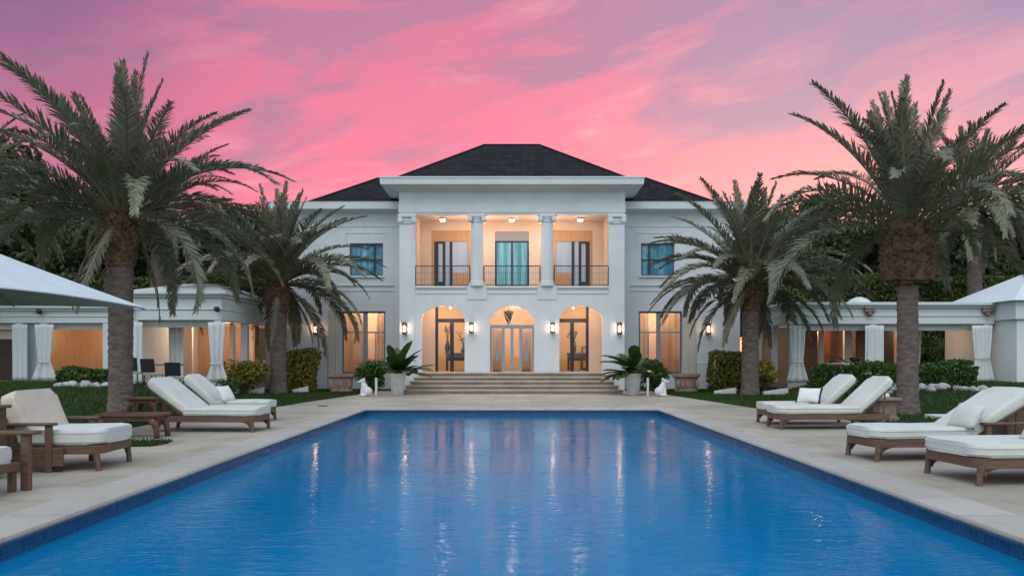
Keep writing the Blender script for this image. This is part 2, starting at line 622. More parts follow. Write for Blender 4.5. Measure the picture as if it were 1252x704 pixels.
def obj(name, bm, m, parent=None, smooth=False, world=True, label=None, angle=None):
    me = bpy.data.meshes.new(name)
    if isinstance(bm, bmesh.types.BMesh):
        bm.to_mesh(me)
        bm.free()
    else:
        me = bm
    if world and parent is not None:
        off = root_loc(parent)
        me.transform(Matrix.Translation(-off))
    if smooth:
        me.shade_smooth()
        if angle:
            me.set_sharp_from_angle(angle=R(angle))
    if m is not None:
        me.materials.append(MATS[m])
    o = bpy.data.objects.new(name, me)
    COL.objects.link(o)
    if parent is not None:
        o.parent = parent
    if label:
        o['label'] = label
    return o


def tag(o, label, cat, group=None):
    o['label'] = label
    o['category'] = cat
    if group:
        o['group'] = group
    return o


def thing(name, label, cat, loc=(0, 0, 0), rz=0, group=None):
    o = bpy.data.objects.new(name, None)
    o.empty_display_size = 0.2
    COL.objects.link(o)
    o.location = loc
    o.rotation_euler = (0, 0, rz)
    return tag(o, label, cat, group)


def structure(name, bm, m, smooth=False):
    o = obj(name, bm, m, smooth=smooth)
    o['kind'] = 'structure'
    return o


def copy_tree(o, parent=None):
    c = o.copy()
    COL.objects.link(c)
    if parent is not None:
        c.parent = parent
    for ch in list(o.children):
        copy_tree(ch, c)
    return c


def np_mesh(name, verts, faces_idx, k):
    """verts (N,3), faces_idx (F,k)"""
    me = bpy.data.meshes.new(name)
    me.vertices.add(len(verts))
    me.vertices.foreach_set('co', np.asarray(verts, dtype=np.float32).ravel())
    F = len(faces_idx)
    me.loops.add(F * k)
    me.loops.foreach_set('vertex_index', np.asarray(faces_idx, dtype=np.int32).ravel())
    me.polygons.add(F)
    me.polygons.foreach_set('loop_start', np.arange(0, F * k, k, dtype=np.int32))
    me.update(calc_edges=True)
    return me


def leaf_cloud(name, centres, normals, size, rng, aspect=0.5, jitter=0.6):
    """one mesh of many small pointed leaf faces"""
    n = len(centres)
    nr = normals + rng.normal(0, jitter, (n, 3))
    nr /= np.linalg.norm(nr, axis=1, keepdims=True) + 1e-9
    r = rng.normal(0, 1, (n, 3))
    u = np.cross(nr, r)
    u /= np.linalg.norm(u, axis=1, keepdims=True) + 1e-9
    w = np.cross(nr, u)
    s = (size * rng.uniform(0.6, 1.35, (n, 1)))
    a = centres - u * s
    c = centres + u * s
    b_ = centres + w * s * aspect + nr * s * 0.2
    d = centres - w * s * aspect + nr * s * 0.2
    V = np.stack([a, b_, c, d], 1).reshape(-1, 3)
    F = np.arange(n * 4).reshape(n, 4)
    return np_mesh(name, V, F, 4)


# ------------------------------------------------------------------ ground, deck, pool
def sst(a, b, v):
    t = min(1, max(0, (v - a) / (b - a)))
    return t * t * (3 - 2 * t)


def gh(x, y):
    """height of the lawn: level by the pool, a low terrace under the cabanas"""
    return -0.03 + 0.43 * sst(9.6, 12.6, abs(x)) * sst(19, 27, y)


PX, PY0, PY1 = 3.92, 1.0, 21.9          # pool half width, near and far edge


def build_ground():
    bm = bmesh.new()
    xs = [-1500, -300, -80] + [-40 + i * 1.0 for i in range(0, 32)] + [-8, -6.2, -PX - .3, PX + .3, 6.2] + [8 + i * 1.0 for i in range(0, 33)] + [80, 300, 1500]
    ys = [-800, -100, -20, 0.7] + [3 + i * 1.5 for i in range(0, 13)] + [22.2] + [23.5 + 1.5 * i for i in range(24)] + [80, 200, 700, 2500]
    grid = [[bm.verts.new((x, y, gh(x, y))) for x in xs] for y in ys]
    for j in range(len(ys) - 1):
        for i in range(len(xs) - 1):
            cx, cy = (xs[i] + xs[i + 1]) / 2, (ys[j] + ys[j + 1]) / 2
            if abs(cx) < PX + .3 and 0.7 < cy < 22.2:
                continue
            bm.faces.new((grid[j][i], grid[j][i + 1], grid[j + 1][i + 1], grid[j + 1][i]))
    structure('ground', bm, 'lawn', True)


build_ground()

DECK = [(-8.8, -4), (8.8, -4), (8.8, 13.2), (7.6, 13.6), (7.4, 18.4), (6.75, 19.6), (6.62, 22.0), (6.3, 25.0), (6.0, 27.6), (5.7, 30.0), (5.6, 33.25),
        (-5.6, 33.25), (-5.7, 30.0), (-6.0, 27.6), (-6.35, 25.0), (-6.62, 22.0), (-6.75, 19.6), (-7.4, 18.4), (-7.6, 13.9), (-8.8, 13.5)]
CW = 0.55     # coping width


def flat_panel(outer, holes, z0, z1):
    bm = panel(outer, holes, 0, z1 - z0)
    for v in bm.verts:
        v.co = Vector((v.co.x, v.co.z, z1 - v.co.y))
    bmesh.ops.recalc_face_normals(bm, faces=list(bm.faces))
    return bm


GRASS_BED = [(-7.3, 12.45), (-5.62, 12.75), (-5.55, 13.15), (-5.62, 13.6), (-7.3, 13.75)]
structure('pool_deck', flat_panel(DECK, [rect(-PX - CW - .006, PX + CW + .006, PY0 - CW - .006, PY1 + CW + .006), GRASS_BED], -0.08, 0.0), 'travertine')
cp = flat_panel(rect(-PX - CW, PX + CW, PY0 - CW, PY1 + CW), [rect(-PX, PX, PY0, PY1)], -0.06, 0.006)
structure('pool_coping', cp, 'coping_stone')


def build_pool():
    D = -1.55
    o = 0.03
    x, y0, y1 = PX + o, PY0 - o, PY1 + o
    bm = bmesh.new()
    def quad(*p):
        bm.faces.new([bm.verts.new(q) for q in p])
    for nm, mt, za, zb in (('pool_tile_band', 'pool_tile', -.06, -.42), ('pool_wall', 'pool_floor', -.42, D)):
        bm = bmesh.new()
        quad((-x, y0, za), (-x, y1, za), (-x, y1, zb), (-x, y0, zb))
        quad((x, y1, za), (x, y0, za), (x, y0, zb), (x, y1, zb))
        quad((-x, y1, za), (x, y1, za), (x, y1, zb), (-x, y1, zb))
        quad((x, y0, za), (-x, y0, za), (-x, y0, zb), (x, y0, zb))
        structure(nm, bm, mt)
    bm = bmesh.new()
    bm.faces.new([bm.verts.new(q) for q in ((-x, y0, D), (x, y0, D), (x, y1, D), (-x, y1, D))])
    structure('pool_floor', bm, 'pool_floor')
    # broad submerged entry steps across the far end
    bm = bmesh.new()
    for k in range(3):
        box(bm, -x + .004, x - .004, y1 - 0.45 * (k + 1), y1 - 0.45 * k - .004 * (k > 0), D + .004, -0.42 - 0.3 * k, 0.02)
    structure('pool_steps', bm, 'pool_floor')
    bm = bmesh.new()
    bm.faces.new([bm.verts.new(q) for q in ((-x, y0, -.17), (x, y0, -.17), (x, y1, -.17), (-x, y1, -.17))])
    structure('water', bm, 'pool_water')


build_pool()


def in_poly(x, y, poly):
    c = False
    n = len(poly)
    for i in range(n):
        x1, y1 = poly[i]
        x2, y2 = poly[(i + 1) % n]
        if (y1 > y) != (y2 > y) and x < (x2 - x1) * (y - y1) / (y2 - y1) + x1:
            c = not c
    return c


def build_grass():
    rng = np.random.default_rng(4)
    pts = []
    zones = [(-20, -5.6, 14, 35, 85000), (5.6, 20, 13, 35, 85000), (-7.3, -5.55, 12.45, 13.7, 2600)]
    for x0, x1, y0, y1, n in zones:
        xy = rng.uniform((x0, y0), (x1, y1), (n, 2))
        for x, y in xy:
            if in_poly(x, y, GRASS_BED) or not in_poly(x, y, DECK):
                if abs(x) < abs(y) * 0.70:
                    pts.append((x, y, gh(x, y)))
    P = np.array(pts)
    n = len(P)
    h = rng.uniform(0.05, 0.10, n)
    a = rng.uniform(0, 2 * PI, n)
    w = rng.uniform(0.010, 0.020, n)
    dx, dy = np.cos(a) * w, np.sin(a) * w
    lean = rng.normal(0, 0.035, (n, 2))
    v0 = P + np.stack([dx, dy, np.zeros(n)], 1)
    v1 = P - np.stack([dx, dy, np.zeros(n)], 1)
    v2 = P + np.stack([lean[:, 0], lean[:, 1], h], 1)
    V = np.stack([v0, v1, v2], 1).reshape(-1, 3)
    me = np_mesh('grass', V, np.arange(n * 3).reshape(n, 3), 3)
    o = obj('grass', me, 'grass_blade')
    o['kind'] = 'stuff'
    o['label'] = 'short green lawn grass beside the stone pool deck'
    o['category'] = 'grass'


build_grass()

# ------------------------------------------------------------------ the house
HY = 33.3          # front plane of the portico
WY = 35.5          # front plane of the wings
house = thing('mansion', 'white two-storey mansion with columned balcony, three arches and dark hipped roof', 'house', (0, HY, 0))
FL1, FL2 = 0.77, 4.26

# portico front wall with balcony opening and three arches
bm = panel(rect(-4.59, 4.59, 0, 7.26),
           [rect(-3.95, 3.95, FL2 + .012, 7.19),
            arch(-3.69, -1.93, FL1, 2.915, 3.475), arch(-0.90, 0.90, FL1, 2.70, 3.475), arch(1.93, 3.69, FL1, 2.915, 3.475)], HY, 0.36)
portico = obj('front_wall', bm, 'stucco', house)
# spandrel piers carrying the balcony columns: parapet blocks between the three bays
for s in (-1, 1):
    bm = bmesh.new()
    box(bm, s * 1.43 - .40, s * 1.43 + .40, HY - .03, HY - .002, 3.72, FL2 + .02, .01)
    obj('pier', bm, 'stucco', house)
    bm = bmesh.new()
    box(bm, s * 4.27 - .31, s * 4.27 + .31, HY - .03, HY - .002, 0, 7.0, .01)
    obj('pilaster', bm, 'stucco', house)
# side returns of the portico
for s in (-1, 1):
    bm = bmesh.new()
    x0, x1 = sorted((s * 4.59, s * 4.27))
    box(bm, x0, x1, HY + .362, WY - .002, 0, 7.26)
    obj('side_wall', bm, 'stucco', house)
# frieze band and cornice
bm = bmesh.new()
box(bm, -4.62, 4.62, HY - .03, WY, 7.262, 7.61, .006)
box(bm, -4.60, 4.60, HY - .012, WY, 7.613, 8.09, .004)
obj('frieze', bm, 'trim', house)


def cornice(bm, x, y0, y1, prof):
    """prof: (overhang, z) bottom to top; swept round front and both sides"""
    rings = []
    for o_, z in prof:
        rings.append([bm.verts.new(p) for p in ((-x - o_, y1, z), (-x - o_, y0 - o_, z), (x + o_, y0 - o_, z), (x + o_, y1, z))])
    for r0, r1 in zip(rings, rings[1:]):
        for k in range(3):
            bm.faces.new((r0[k], r0[k + 1], r1[k + 1], r1[k]))
    bm.faces.new(rings[-1])
    bm.faces.new(rings[0][::-1])
    for k, (a, b_) in enumerate(zip(rings, rings[1:])):
        bm.faces.new((a[3], a[0], b_[0], b_[3]))


bm = bmesh.new()
cornice(bm, 4.6, HY, WY + 1.0, [(0.03, 8.092), (0.06, 8.13), (0.16, 8.15), (0.30, 8.21), (0.52, 8.24), (0.56, 8.27), (0.66, 8.28), (0.68, 8.50), (0.71, 8.53), (0.71, 8.58)])
obj('cornice', bm, 'trim', house)
# wings: walls, cornice, string courses
for s in (-1, 1):
    X = lambda a: s * a
    def rc(a, b_, z0, z1):
        a, b_ = sorted((s * a, s * b_))
        return rect(a, b_, z0, z1)
    bm = panel(rc(4.262, 9.9, 0, 7.55), [rc(5.60, 7.06, 4.91, 6.32), rc(5.50, 7.39, 0.62, 3.37)], WY, 0.30)
    wing = obj('wing_wall', bm, 'stucco', house)
    bm = bmesh.new()
    a0, a1 = sorted((s * 9.9, s * 9.6))
    box(bm, a0, a1, WY + .302, 45, 0, 7.55)
    obj('side_wall', bm, 'stucco', house)
    # cornice of the wing
    bm = bmesh.new()
    prof = [(0.02, 7.552), (0.04, 7.60), (0.14, 7.62), (0.25, 7.68), (0.46, 7.70), (0.52, 7.72), (0.54, 7.98), (0.56, 8.03)]
    rings = []
    inner = 4.64
    for o_, z in prof:
        rings.append([bm.verts.new(p) for p in ((X(inner), WY - o_, z), (X(9.9 + o_), WY - o_, z), (X(9.9 + o_), 45, z), (X(inner), 45, z))])
    for r0, r1 in zip(rings, rings[1:]):
        for k in range(4):
            bm.faces.new((r0[k], r0[(k + 1) % 4], r1[(k + 1) % 4], r1[k]))
    bm.faces.new(rings[-1])
    bm.faces.new(rings[0])
    bmesh.ops.recalc_face_normals(bm, faces=list(bm.faces))
    obj('cornice', bm, 'trim', house)
    bm = bmesh.new()
    a0, a1 = sorted((s * 4.62, s * 9.93))
    box(bm, a0, a1, WY - .03, WY - .002, 7.02, 7.06, .006)
    a0, a1 = sorted((s * 5.42, s * 7.24))
    box(bm, a0, a1, WY - .025, WY - .002, 6.74, 6.78, .006)
    for q in (5.44, 7.22):
        box(bm, s * q - .02, s * q + .02, WY - .022, WY - .002, 6.34, 6.738, .004)
    a0, a1 = sorted((s * 5.1, s * 7.6))
    box(bm, a0, a1, WY - .05, WY - .002, 4.46, 4.52, .01)
    box(bm, a0, a1, WY - .03, WY - .002, 4.24, 4.28, .008)
    obj('string_course', bm, 'trim', house)
    # plinth and the white jamb beside the tall window, lamp warmth put into its cream
    bm = bmesh.new()
    a0, a1 = sorted((s * 8.0, s * 9.95))
    box(bm, a0, a1, WY - .06, WY - .002, 0, 1.16, .01)
    obj('plinth', bm, 'stucco', house)
    bm = bmesh.new()
    a0, a1 = sorted((s * 7.40, s * 7.96))
    box(bm, a0, a1, WY - .10, WY - .002, 0, 3.42, .012)
    box(bm, s * 7.60 - .03, s * 7.60 + .03, WY - .13, WY - .102, 0.4, 3.36, .01)
    obj('pilaster', bm, 'cream', house)

    # upper window
    fr = bmesh.new()
    a, b_ = sorted((s * 5.60, s * 7.06))
    y = WY + .10
    for (x0, x1, z0, z1) in ((a, a + .06, 4.912, 6.318), (b_ - .06, b_, 4.912, 6.318), (a + .06, b_ - .06, 4.912, 4.98), (a + .06, b_ - .06, 6.25, 6.318)):
        box(fr, x0 + .001, x1 - .001, y, y + .07, z0, z1, .006)
    wn = obj('window', fr, 'blue_frame', house)
    mu = bmesh.new()
    box(mu, s * 5.98 - .03, s * 5.98 + .03, y + .005, y + .06, 4.982, 6.248, .004)
    box(mu, a + .062, b_ - .062, y + .008, y + .056, 5.59, 5.63, .004)
    obj('muntin', mu, 'dark_frame', wn)
    g = bmesh.new()
    box(g, a + .03, b_ - .03, y + .072, y + .085, 4.95, 6.28)
    obj('pane', g, 'sky_painted_glass', wn)
    sl = bmesh.new()
    box(sl, a - .06, b_ + .06, WY - .07, WY - .002, 4.82, 4.905, .012)
    obj('sill', sl, 'trim', wn)

    # tall lower window with drapes inside and a lit room
    fr = bmesh.new()
    a, b_ = sorted((s * 5.50, s * 7.39))
    y = WY + .08
    for (x0, x1, z0, z1) in ((a, a + .07, .622, 3.368), (b_ - .07, b_, .622, 3.368), (a + .07, b_ - .07, .622, .74), (a + .07, b_ - .07, 3.29, 3.368)):
        box(fr, x0 + .001, x1 - .001, y, y + .09, z0, z1, .008)
    wn = obj('window', fr, 'blue_frame', house)
    mu = bmesh.new()
    box(mu, s * 6.38 - .10, s * 6.38 + .10, y + .006, y + .07, .742, 3.288, .008)
    for x0, x1 in ((a + .072, min(s * 6.28, s * 6.48) - .001), (max(s * 6.28, s * 6.48) + .001, b_ - .072)):
        box(mu, x0, x1, y + .008, y + .066, 2.43, 2.49, .006)
    for q in ((5.94,) if s > 0 else (5.94,)):
        box(mu, s * q - .02, s * q + .02, y + .012, y + .06, .744, 2.428, .004)
    obj('muntin', mu, 'grey_frame', wn)
    g = bmesh.new()
    box(g, a + .04, b_ - .04, y + .092, y + .098, .68, 3.33)
    obj('pane', g, 'clear_glass', wn)
    # the lit room
    rm = bmesh.new()
    y0, y1 = WY + .30, WY + 2.6
    def quad(*p):
        rm.faces.new([rm.verts.new(q) for q in p])
    a -= .6
    b_ += .6
    quad((a, y1, .5), (b_, y1, .5), (b_, y1, 3.7), (a, y1, 3.7))
    quad((a, y0, .5), (a, y1, .5), (a, y1, 3.7), (a, y0, 3.7))
    quad((b_, y0, .5), (b_, y1, .5), (b_, y1, 3.7), (b_, y0, 3.7))
    quad((a, y0, .5), (b_, y0, .5), (b_, y1, .5), (a, y1, .5))
    quad((a, y0, 3.7), (b_, y0, 3.7), (b_, y1, 3.7), (a, y1, 3.7))
    obj('room', rm, 'room_wall', house)
    ld = bpy.data.lights.new('room_light', 'POINT')
    ld.energy = 150
    ld.color = (1.0, 0.74, 0.54)
    ld.shadow_soft_size = 0.04
    lo = bpy.data.objects.new('room_light', ld)
    COL.objects.link(lo)
    lo.location = (s * 6.4, WY + 1.3, 3.52)

# roofs
def hip(bm, x0, x1, y0, y1, z0, rx0, rx1, ry0, ry1, z1):
    v = [bm.verts.new(p) for p in ((x0, y0, z0), (x1, y0, z0), (x1, y1, z0), (x0, y1, z0))]
    t = [bm.verts.new(p) for p in ((rx0, ry0, z1), (rx1, ry0, z1), (rx1, ry1, z1), (rx0, ry1, z1))]
    for k in range(4):
        bm.faces.new((v[k], v[(k + 1) % 4], t[(k + 1) % 4], t[k]))
    bm.faces.new(t)
    bm.faces.new(v[::-1])


bm = bmesh.new()
hip(bm, -4.95, 4.95, HY + .1, 47.0, 8.585, -1.34, 1.34, 39.9, 41.0, 11.7)
roof = obj('roof', bm, 'roof_shingle', house)
bm = bmesh.new()
for e in (((-4.95, HY + .1, 8.60), (-1.34, 39.9, 11.715)), ((4.95, HY + .1, 8.60), (1.34, 39.9, 11.715)), ((-1.36, 39.9, 11.71), (1.36, 39.9, 11.71))):
    tube(bm, e, 0.055, 6)
obj('ridge_cap', bm, 'roof_shingle', roof)
for s in (-1, 1):
    bm = bmesh.new()
    a, b_ = sorted((s * 8.75, s * 4.0))
    r0, r1 = sorted((s * 6.15, s * 4.0))
    hip(bm, a, b_, WY - .3, 45.0, 8.035, r0, r1, 37.75, 43, 9.62)
    rf = obj('roof', bm, 'roof_shingle', house)
    bm = bmesh.new()
    tube(bm, ((s * 8.75, WY - .3, 8.05), (s * 6.15, 37.75, 9.63)), 0.05, 6)
    obj('ridge_cap', bm, 'roof_shingle', rf)
bm = bmesh.new()
box(bm, -9.6, 9.6, 44.7, 45.0, 0, 7.54)
box(bm, -9.6, 9.6, WY + .302, 44.69, 3.95, 4.20)
obj('rear_wall', bm, 'stucco', house)

# balcony room
BY = HY + 1.8
bm = bmesh.new()
box(bm, -4.26, 4.26, HY + .362, BY + .2, FL2 - .2, FL2)
obj('balcony_floor', bm, 'step_stone', house)
bm = bmesh.new()
box(bm, -4.26, 4.26, HY + .362, BY - .002, 7.192, 7.26)
obj('balcony_ceiling', bm, 'peach_wall', house)
bm = panel(rect(-4.26, 4.26, FL2, 7.26), [rect(-3.46, -1.70, FL2 + .004, 6.82), rect(-.73, .73, FL2 + .004, 6.78), rect(1.70, 3.46, FL2 + .004, 6.82)], BY, .18)
obj('balcony_wall', bm, 'peach_wall', house)
bm = bmesh.new()
for s in (-1, 1):
    x0, x1 = sorted((s * 3.93, s * 4.262))
    box(bm, x0, x1, HY + .364, BY - .004, FL2 + .002, 7.19)
obj('balcony_side_wall', bm, 'peach_wall', house)
# balcony doors
for s in (-1, 1):
    def bx(bm, a, b_, y0, y1, z0, z1, bev=.006):
        a, b_ = sorted((s * a, s * b_))
        box(bm, a, b_, y0, y1, z0, z1, bev)
    fr = bmesh.new()
    bx(fr, 1.702, 1.90, BY + .02, BY + .12, FL2 + .006, 6.34)
    bx(fr, 3.34, 3.458, BY + .02, BY + .12, FL2 + .006, 6.34)
    bx(fr, 1.702, 3.458, BY + .015, BY + .125, 6.342, 6.816)
    bx(fr, 1.902, 2.56, BY + .02, BY + .12, FL2 + .006, 4.98)
    d = obj('balcony_door', fr, 'wood_orange', house)
    lf = bmesh.new()
    bx(lf, 2.86, 3.338, BY + .03, BY + .09, FL2 + .006, 4.62)
    bx(lf, 2.86, 2.98, BY + .03, BY + .09, 4.622, 6.338)
    bx(lf, 3.16, 3.338, BY + .03, BY + .09, 4.622, 6.338)
    bx(lf, 2.982, 3.158, BY + .03, BY + .09, 6.24, 6.338)
    obj('door_leaf', lf, 'dark_frame', d)
    g = bmesh.new()
    bx(g, 2.97, 3.17, BY + .055, BY + .065, 4.60, 6.26, 0)
    obj('pane', g, 'pale_glass', d)
    fr = bmesh.new()
    bx(fr, 2.56, 2.68, BY + .035, BY + .095, FL2 + .006, 6.338)
    obj('mullion', fr, 'dark_frame', d)
    g = bmesh.new()
    bx(g, 1.90, 2.56, BY + .06, BY + .07, 4.98, 6.34, 0)
    bx(g, 2.68, 2.86, BY + .06, BY + .07, FL2 + .01, 6.34, 0)
    obj('pane', g, 'pale_glass', d)
    hd = bmesh.new()
    tube(hd, ((s * 2.91, BY + .0, 5.15), (s * 2.91, BY + .0, 5.45)), .015, 8)
    obj('handle', hd, 'iron', d)
fr = bmesh.new()
for x0, x1, z0, z1 in ((-.728, -.66, FL2 + .006, 6.36), (.66, .728, FL2 + .006, 6.36), (-.035, .035, FL2 + .006, 6.36), (-.66, -.035, FL2 + .006, FL2 + .2), (.035, .66, FL2 + .006, FL2 + .2), (-.66, .66, 6.30, 6.36)):
    box(fr, x0 + .0005, x1 - .0005, BY + .03, BY + .10, z0, z1, .005)
d = obj('balcony_door', fr, 'dark_frame', house)
g = bmesh.new()
box(g, -.67, .67, BY + .06, BY + .072, FL2 + .05, 6.33)
obj('pane', g, 'sky_painted_glass', d)
g = bmesh.new()
box(g, -.728, .728, BY + .02, BY + .11, 6.362, 6.776, .006)
for k in range(6):
    box(g, -.70, .70, BY + .008, BY + .019, 6.40 + k * .06, 6.435 + k * .06, .003)
obj('shutter_box', g, 'grey_frame', d)

# columns with scrolled capitals
for s in (-1, 1):
    bm = bmesh.new()
    lathe(bm, [(.34, FL2 + .014), (.34, FL2 + .10), (.30, FL2 + .12), (.31, FL2 + .18), (.275, FL2 + .22), (.278, 5.2), (.262, 6.2), (.245, 6.86)], 28, s * 1.43, HY + .16)
    c = obj('column', bm, 'stucco', house, True, angle=40)
    bm = bmesh.new()
    lathe(bm, [(.245, 6.862), (.275, 6.88), (.275, 6.91), (.25, 6.93), (.30, 7.05), (.30, 7.06)], 24, s * 1.43, HY + .16)
    box(bm, s * 1.43 - .33, s * 1.43 + .33, HY - .15, HY + .47, 7.062, 7.188, .015)
    for q in (-1, 1):
        for yy in (HY - .12, HY + .44):
            t = bmesh.new()
            lathe(t, [(.03, -.05), (.085, -.05), (.10, -.03), (.10, .03), (.085, .05), (.03, .05)], 14)
            merge(bm, t, Matrix.Translation((s * 1.43 + q * .27, yy, 6.99)) @ Matrix.Rotation(R(90), 4, 'X'))
    obj('capital', bm, 'trim', c, True, angle=40)
# added lamps, hidden behind the two columns to brighten the balcony
for s, lab in ((-1, 'small added fill lamp hidden behind the left balcony column'), (1, 'small added fill lamp hidden behind the right balcony column')):
    x, y, z = s * 1.43, HY + .56, 6.2
    t = thing('added_fill_lamp', lab, 'lamp', (x, y, z), group='added fill lamps behind the balcony columns')
    bm = bmesh.new()
    lathe(bm, [(.05, z - .16), (.07, z - .14), (.07, z - .02), (.06, z)], 14, x, y)
    box(bm, x - .02, x + .02, HY + .40, y, z - .12, z - .08)
    obj('housing', bm, 'cream', t, True, angle=40)
    ld = bpy.data.lights.new('balcony_fill', 'POINT')
    ld.energy = 62
    ld.color = (1.0, 0.76, 0.58)
    ld.shadow_soft_size = .06
    lo = bpy.data.objects.new('balcony_fill', ld)
    COL.objects.link(lo)
    lo.location = (x, y + .02, z + .10)
# pilaster capitals at the corners
for s in (-1, 1):
    bm = bmesh.new()
    box(bm, s * 4.27 - .37, s * 4.27 + .37, HY - .12, HY - .002, 7.06, 7.18, .015)
    box(bm, s * 4.27 - .30, s * 4.27 + .30, HY - .07, HY - .002, 6.80, 6.86, .015)
    for q in (-1, 1):
        t = bmesh.new()
        lathe(t, [(.03, -.06), (.10, -.06), (.115, -.04), (.115, .05), (.03, .05)], 14)
        merge(bm, t, Matrix.Translation((s * 4.27 + q * .27, HY - .08, 6.965)) @ Matrix.Rotation(R(90), 4, 'X'))
    box(bm, s * 4.27 - .20, s * 4.27 + .20, HY - .06, HY - .002, 6.88, 7.04, .03)
    obj('capital', bm, 'trim', house, True, angle=40)
# ledge under the balcony bays
bm = bmesh.new()
for x0, x1 in ((-3.93, -1.84), (-1.02, 1.02), (1.84, 3.93)):
    box(bm, x0, x1, HY - .07, HY - .002, FL2 - .08, FL2 + .006, .012)
    box(bm, x0 + .03, x1 - .03, HY - .03, HY - .002, 3.96, 4.0, .01)
obj('ledge', bm, 'trim', house)
# railings
for x0, x1 in ((-3.93, -1.72), (-1.14, 1.14), (1.72, 3.93)):
    bm = bmesh.new()
    y = HY + .10
    tube(bm, ((x0, y, 5.10), (x1, y, 5.10)), .018, 6)
    tube(bm, ((x0, y, FL2 + .07), (x1, y, FL2 + .07)), .014, 6)
    for x in (x0, x1):
        tube(bm, ((x, y, FL2 + .02), (x, y, 5.10)), .022, 6)
    r = obj('railing', bm, 'iron', house)
    bm = bmesh.new()
    n = int((x1 - x0) / .085)
    for k in range(1, n):
        x = x0 + (x1 - x0) * k / n
        tube(bm, ((x, y, FL2 + .07), (x, y, 5.10)), .0065, 4, False)
    for z in (4.55, 4.82):
        tube(bm, ((x0, y, z), (x1, y, z)), .005, 4, False)
    obj('lattice', bm, 'iron', r)

# loggia behind the arches
LY = HY + 1.5
bm = bmesh.new()
box(bm, -4.26, 4.26, HY + .004, 38.4, FL1 - .2, FL1 - .006)
obj('loggia_floor', bm, 'step_stone', house)
bm = bmesh.new()
box(bm, -4.26, 4.26, HY + .364, LY - .002, 3.60, 3.70)
obj('loggia_ceiling', bm, 'peach_wall', house)
bm = panel(rect(-4.262, 4.262, FL1, 3.9), [rect(-3.27, -1.85, FL1 + .004, 3.55), rect(1.85, 3.27, FL1 + .004, 3.55), rect(-1.0, 1.0, FL1 + .004, 3.4)], LY, .2)
obj('loggia_wall', bm, 'peach_wall', house)
bm = bmesh.new()
for s in (-1, 1):
    x0, x1 = sorted((s * 4.0, s * 4.262))
    box(bm, x0, x1, HY + .366, LY - .004, FL1 - .004, 3.598)
    x0, x1 = sorted((s * 1.25, s * 1.40))
    box(bm, x0, x1, HY + .366, LY - .004, FL1 - .004, 3.598)
obj('loggia_side_wall', bm, 'peach_wall', house)
# back rooms seen through the doors
for nm, a, b_ in (('room', -4.2, -1.2), ('room', -1.19, 1.19), ('room', 1.2, 4.2)):
    rm = bmesh.new()
    y0, y1 = LY + .202, 38.3
    def quad(*p):
        rm.faces.new([rm.verts.new(q) for q in p])
    quad((a, y1, FL1), (b_, y1, FL1), (b_, y1, 3.9), (a, y1, 3.9))
    quad((a, y0, FL1), (a, y1, FL1), (a, y1, 3.9), (a, y0, 3.9))
    quad((b_, y0, FL1), (b_, y1, FL1), (b_, y1, 3.9), (b_, y0, 3.9))
    quad((a, y0, 3.9), (b_, y0, 3.9), (b_, y1, 3.9), (a, y1, 3.9))
    obj(nm, rm, 'room_wall', house)
    ld = bpy.data.lights.new('room_light', 'POINT')
    ld.energy = 210 if abs(a + b_) > 1 else 230
    ld.color = (1.0, 0.72, 0.44) if abs(a + b_) > 1 else (1.0, 0.76, 0.62)
    ld.shadow_soft_size = 0.06
    lo = bpy.data.objects.new('room_light', ld)
    COL.objects.link(lo)
    lo.location = ((a + b_) / 2 * 1.25, 36.0, 3.80)
    ld2 = bpy.data.lights.new('loggia_light', 'POINT')
    ld2.energy = 75
    ld2.color = (1.0, 0.74, 0.58)
    ld2.shadow_soft_size = 0.03
    lo = bpy.data.objects.new('loggia_light', ld2)
    COL.objects.link(lo)
    lo.location = ((a + b_) / 2, HY + .46, 3.545)
# dark framed doors of the two side arches
for s in (-1, 1):
    fr = bmesh.new()
    def bx(bm, a, b_, y0, y1, z0, z1, bev=.006):
        a, b_ = sorted((s * a, s * b_))
        box(bm, a, b_, y0, y1, z0, z1, bev)
    bx(fr, 3.15, 3.268, LY + .02, LY + .12, FL1 + .006, 3.546)
    bx(fr, 1.852, 1.95, LY + .02, LY + .12, FL1 + .006, 3.546)
    bx(fr, 1.951, 3.149, LY + .02, LY + .12, 2.86, 3.02)
    d = obj('french_door', fr, 'dark_frame', house)
    m_ = bmesh.new()
    bx(m_, 2.48, 2.64, LY + .025, LY + .11, FL1 + .006, 2.858)
    obj('mullion', m_, 'dark_frame', d)
    g = bmesh.new()
    bx(g, 1.95, 3.15, LY + .06, LY + .068, FL1 + .01, 3.54, 0)
    obj('pane', g, 'clear_glass', d)
    hd = bmesh.new()
    tube(hd, ((s * 2.70, LY + .0, 1.65), (s * 2.70, LY + .0, 2.05)), .016, 8)
    obj('handle', hd, 'bronze', d)
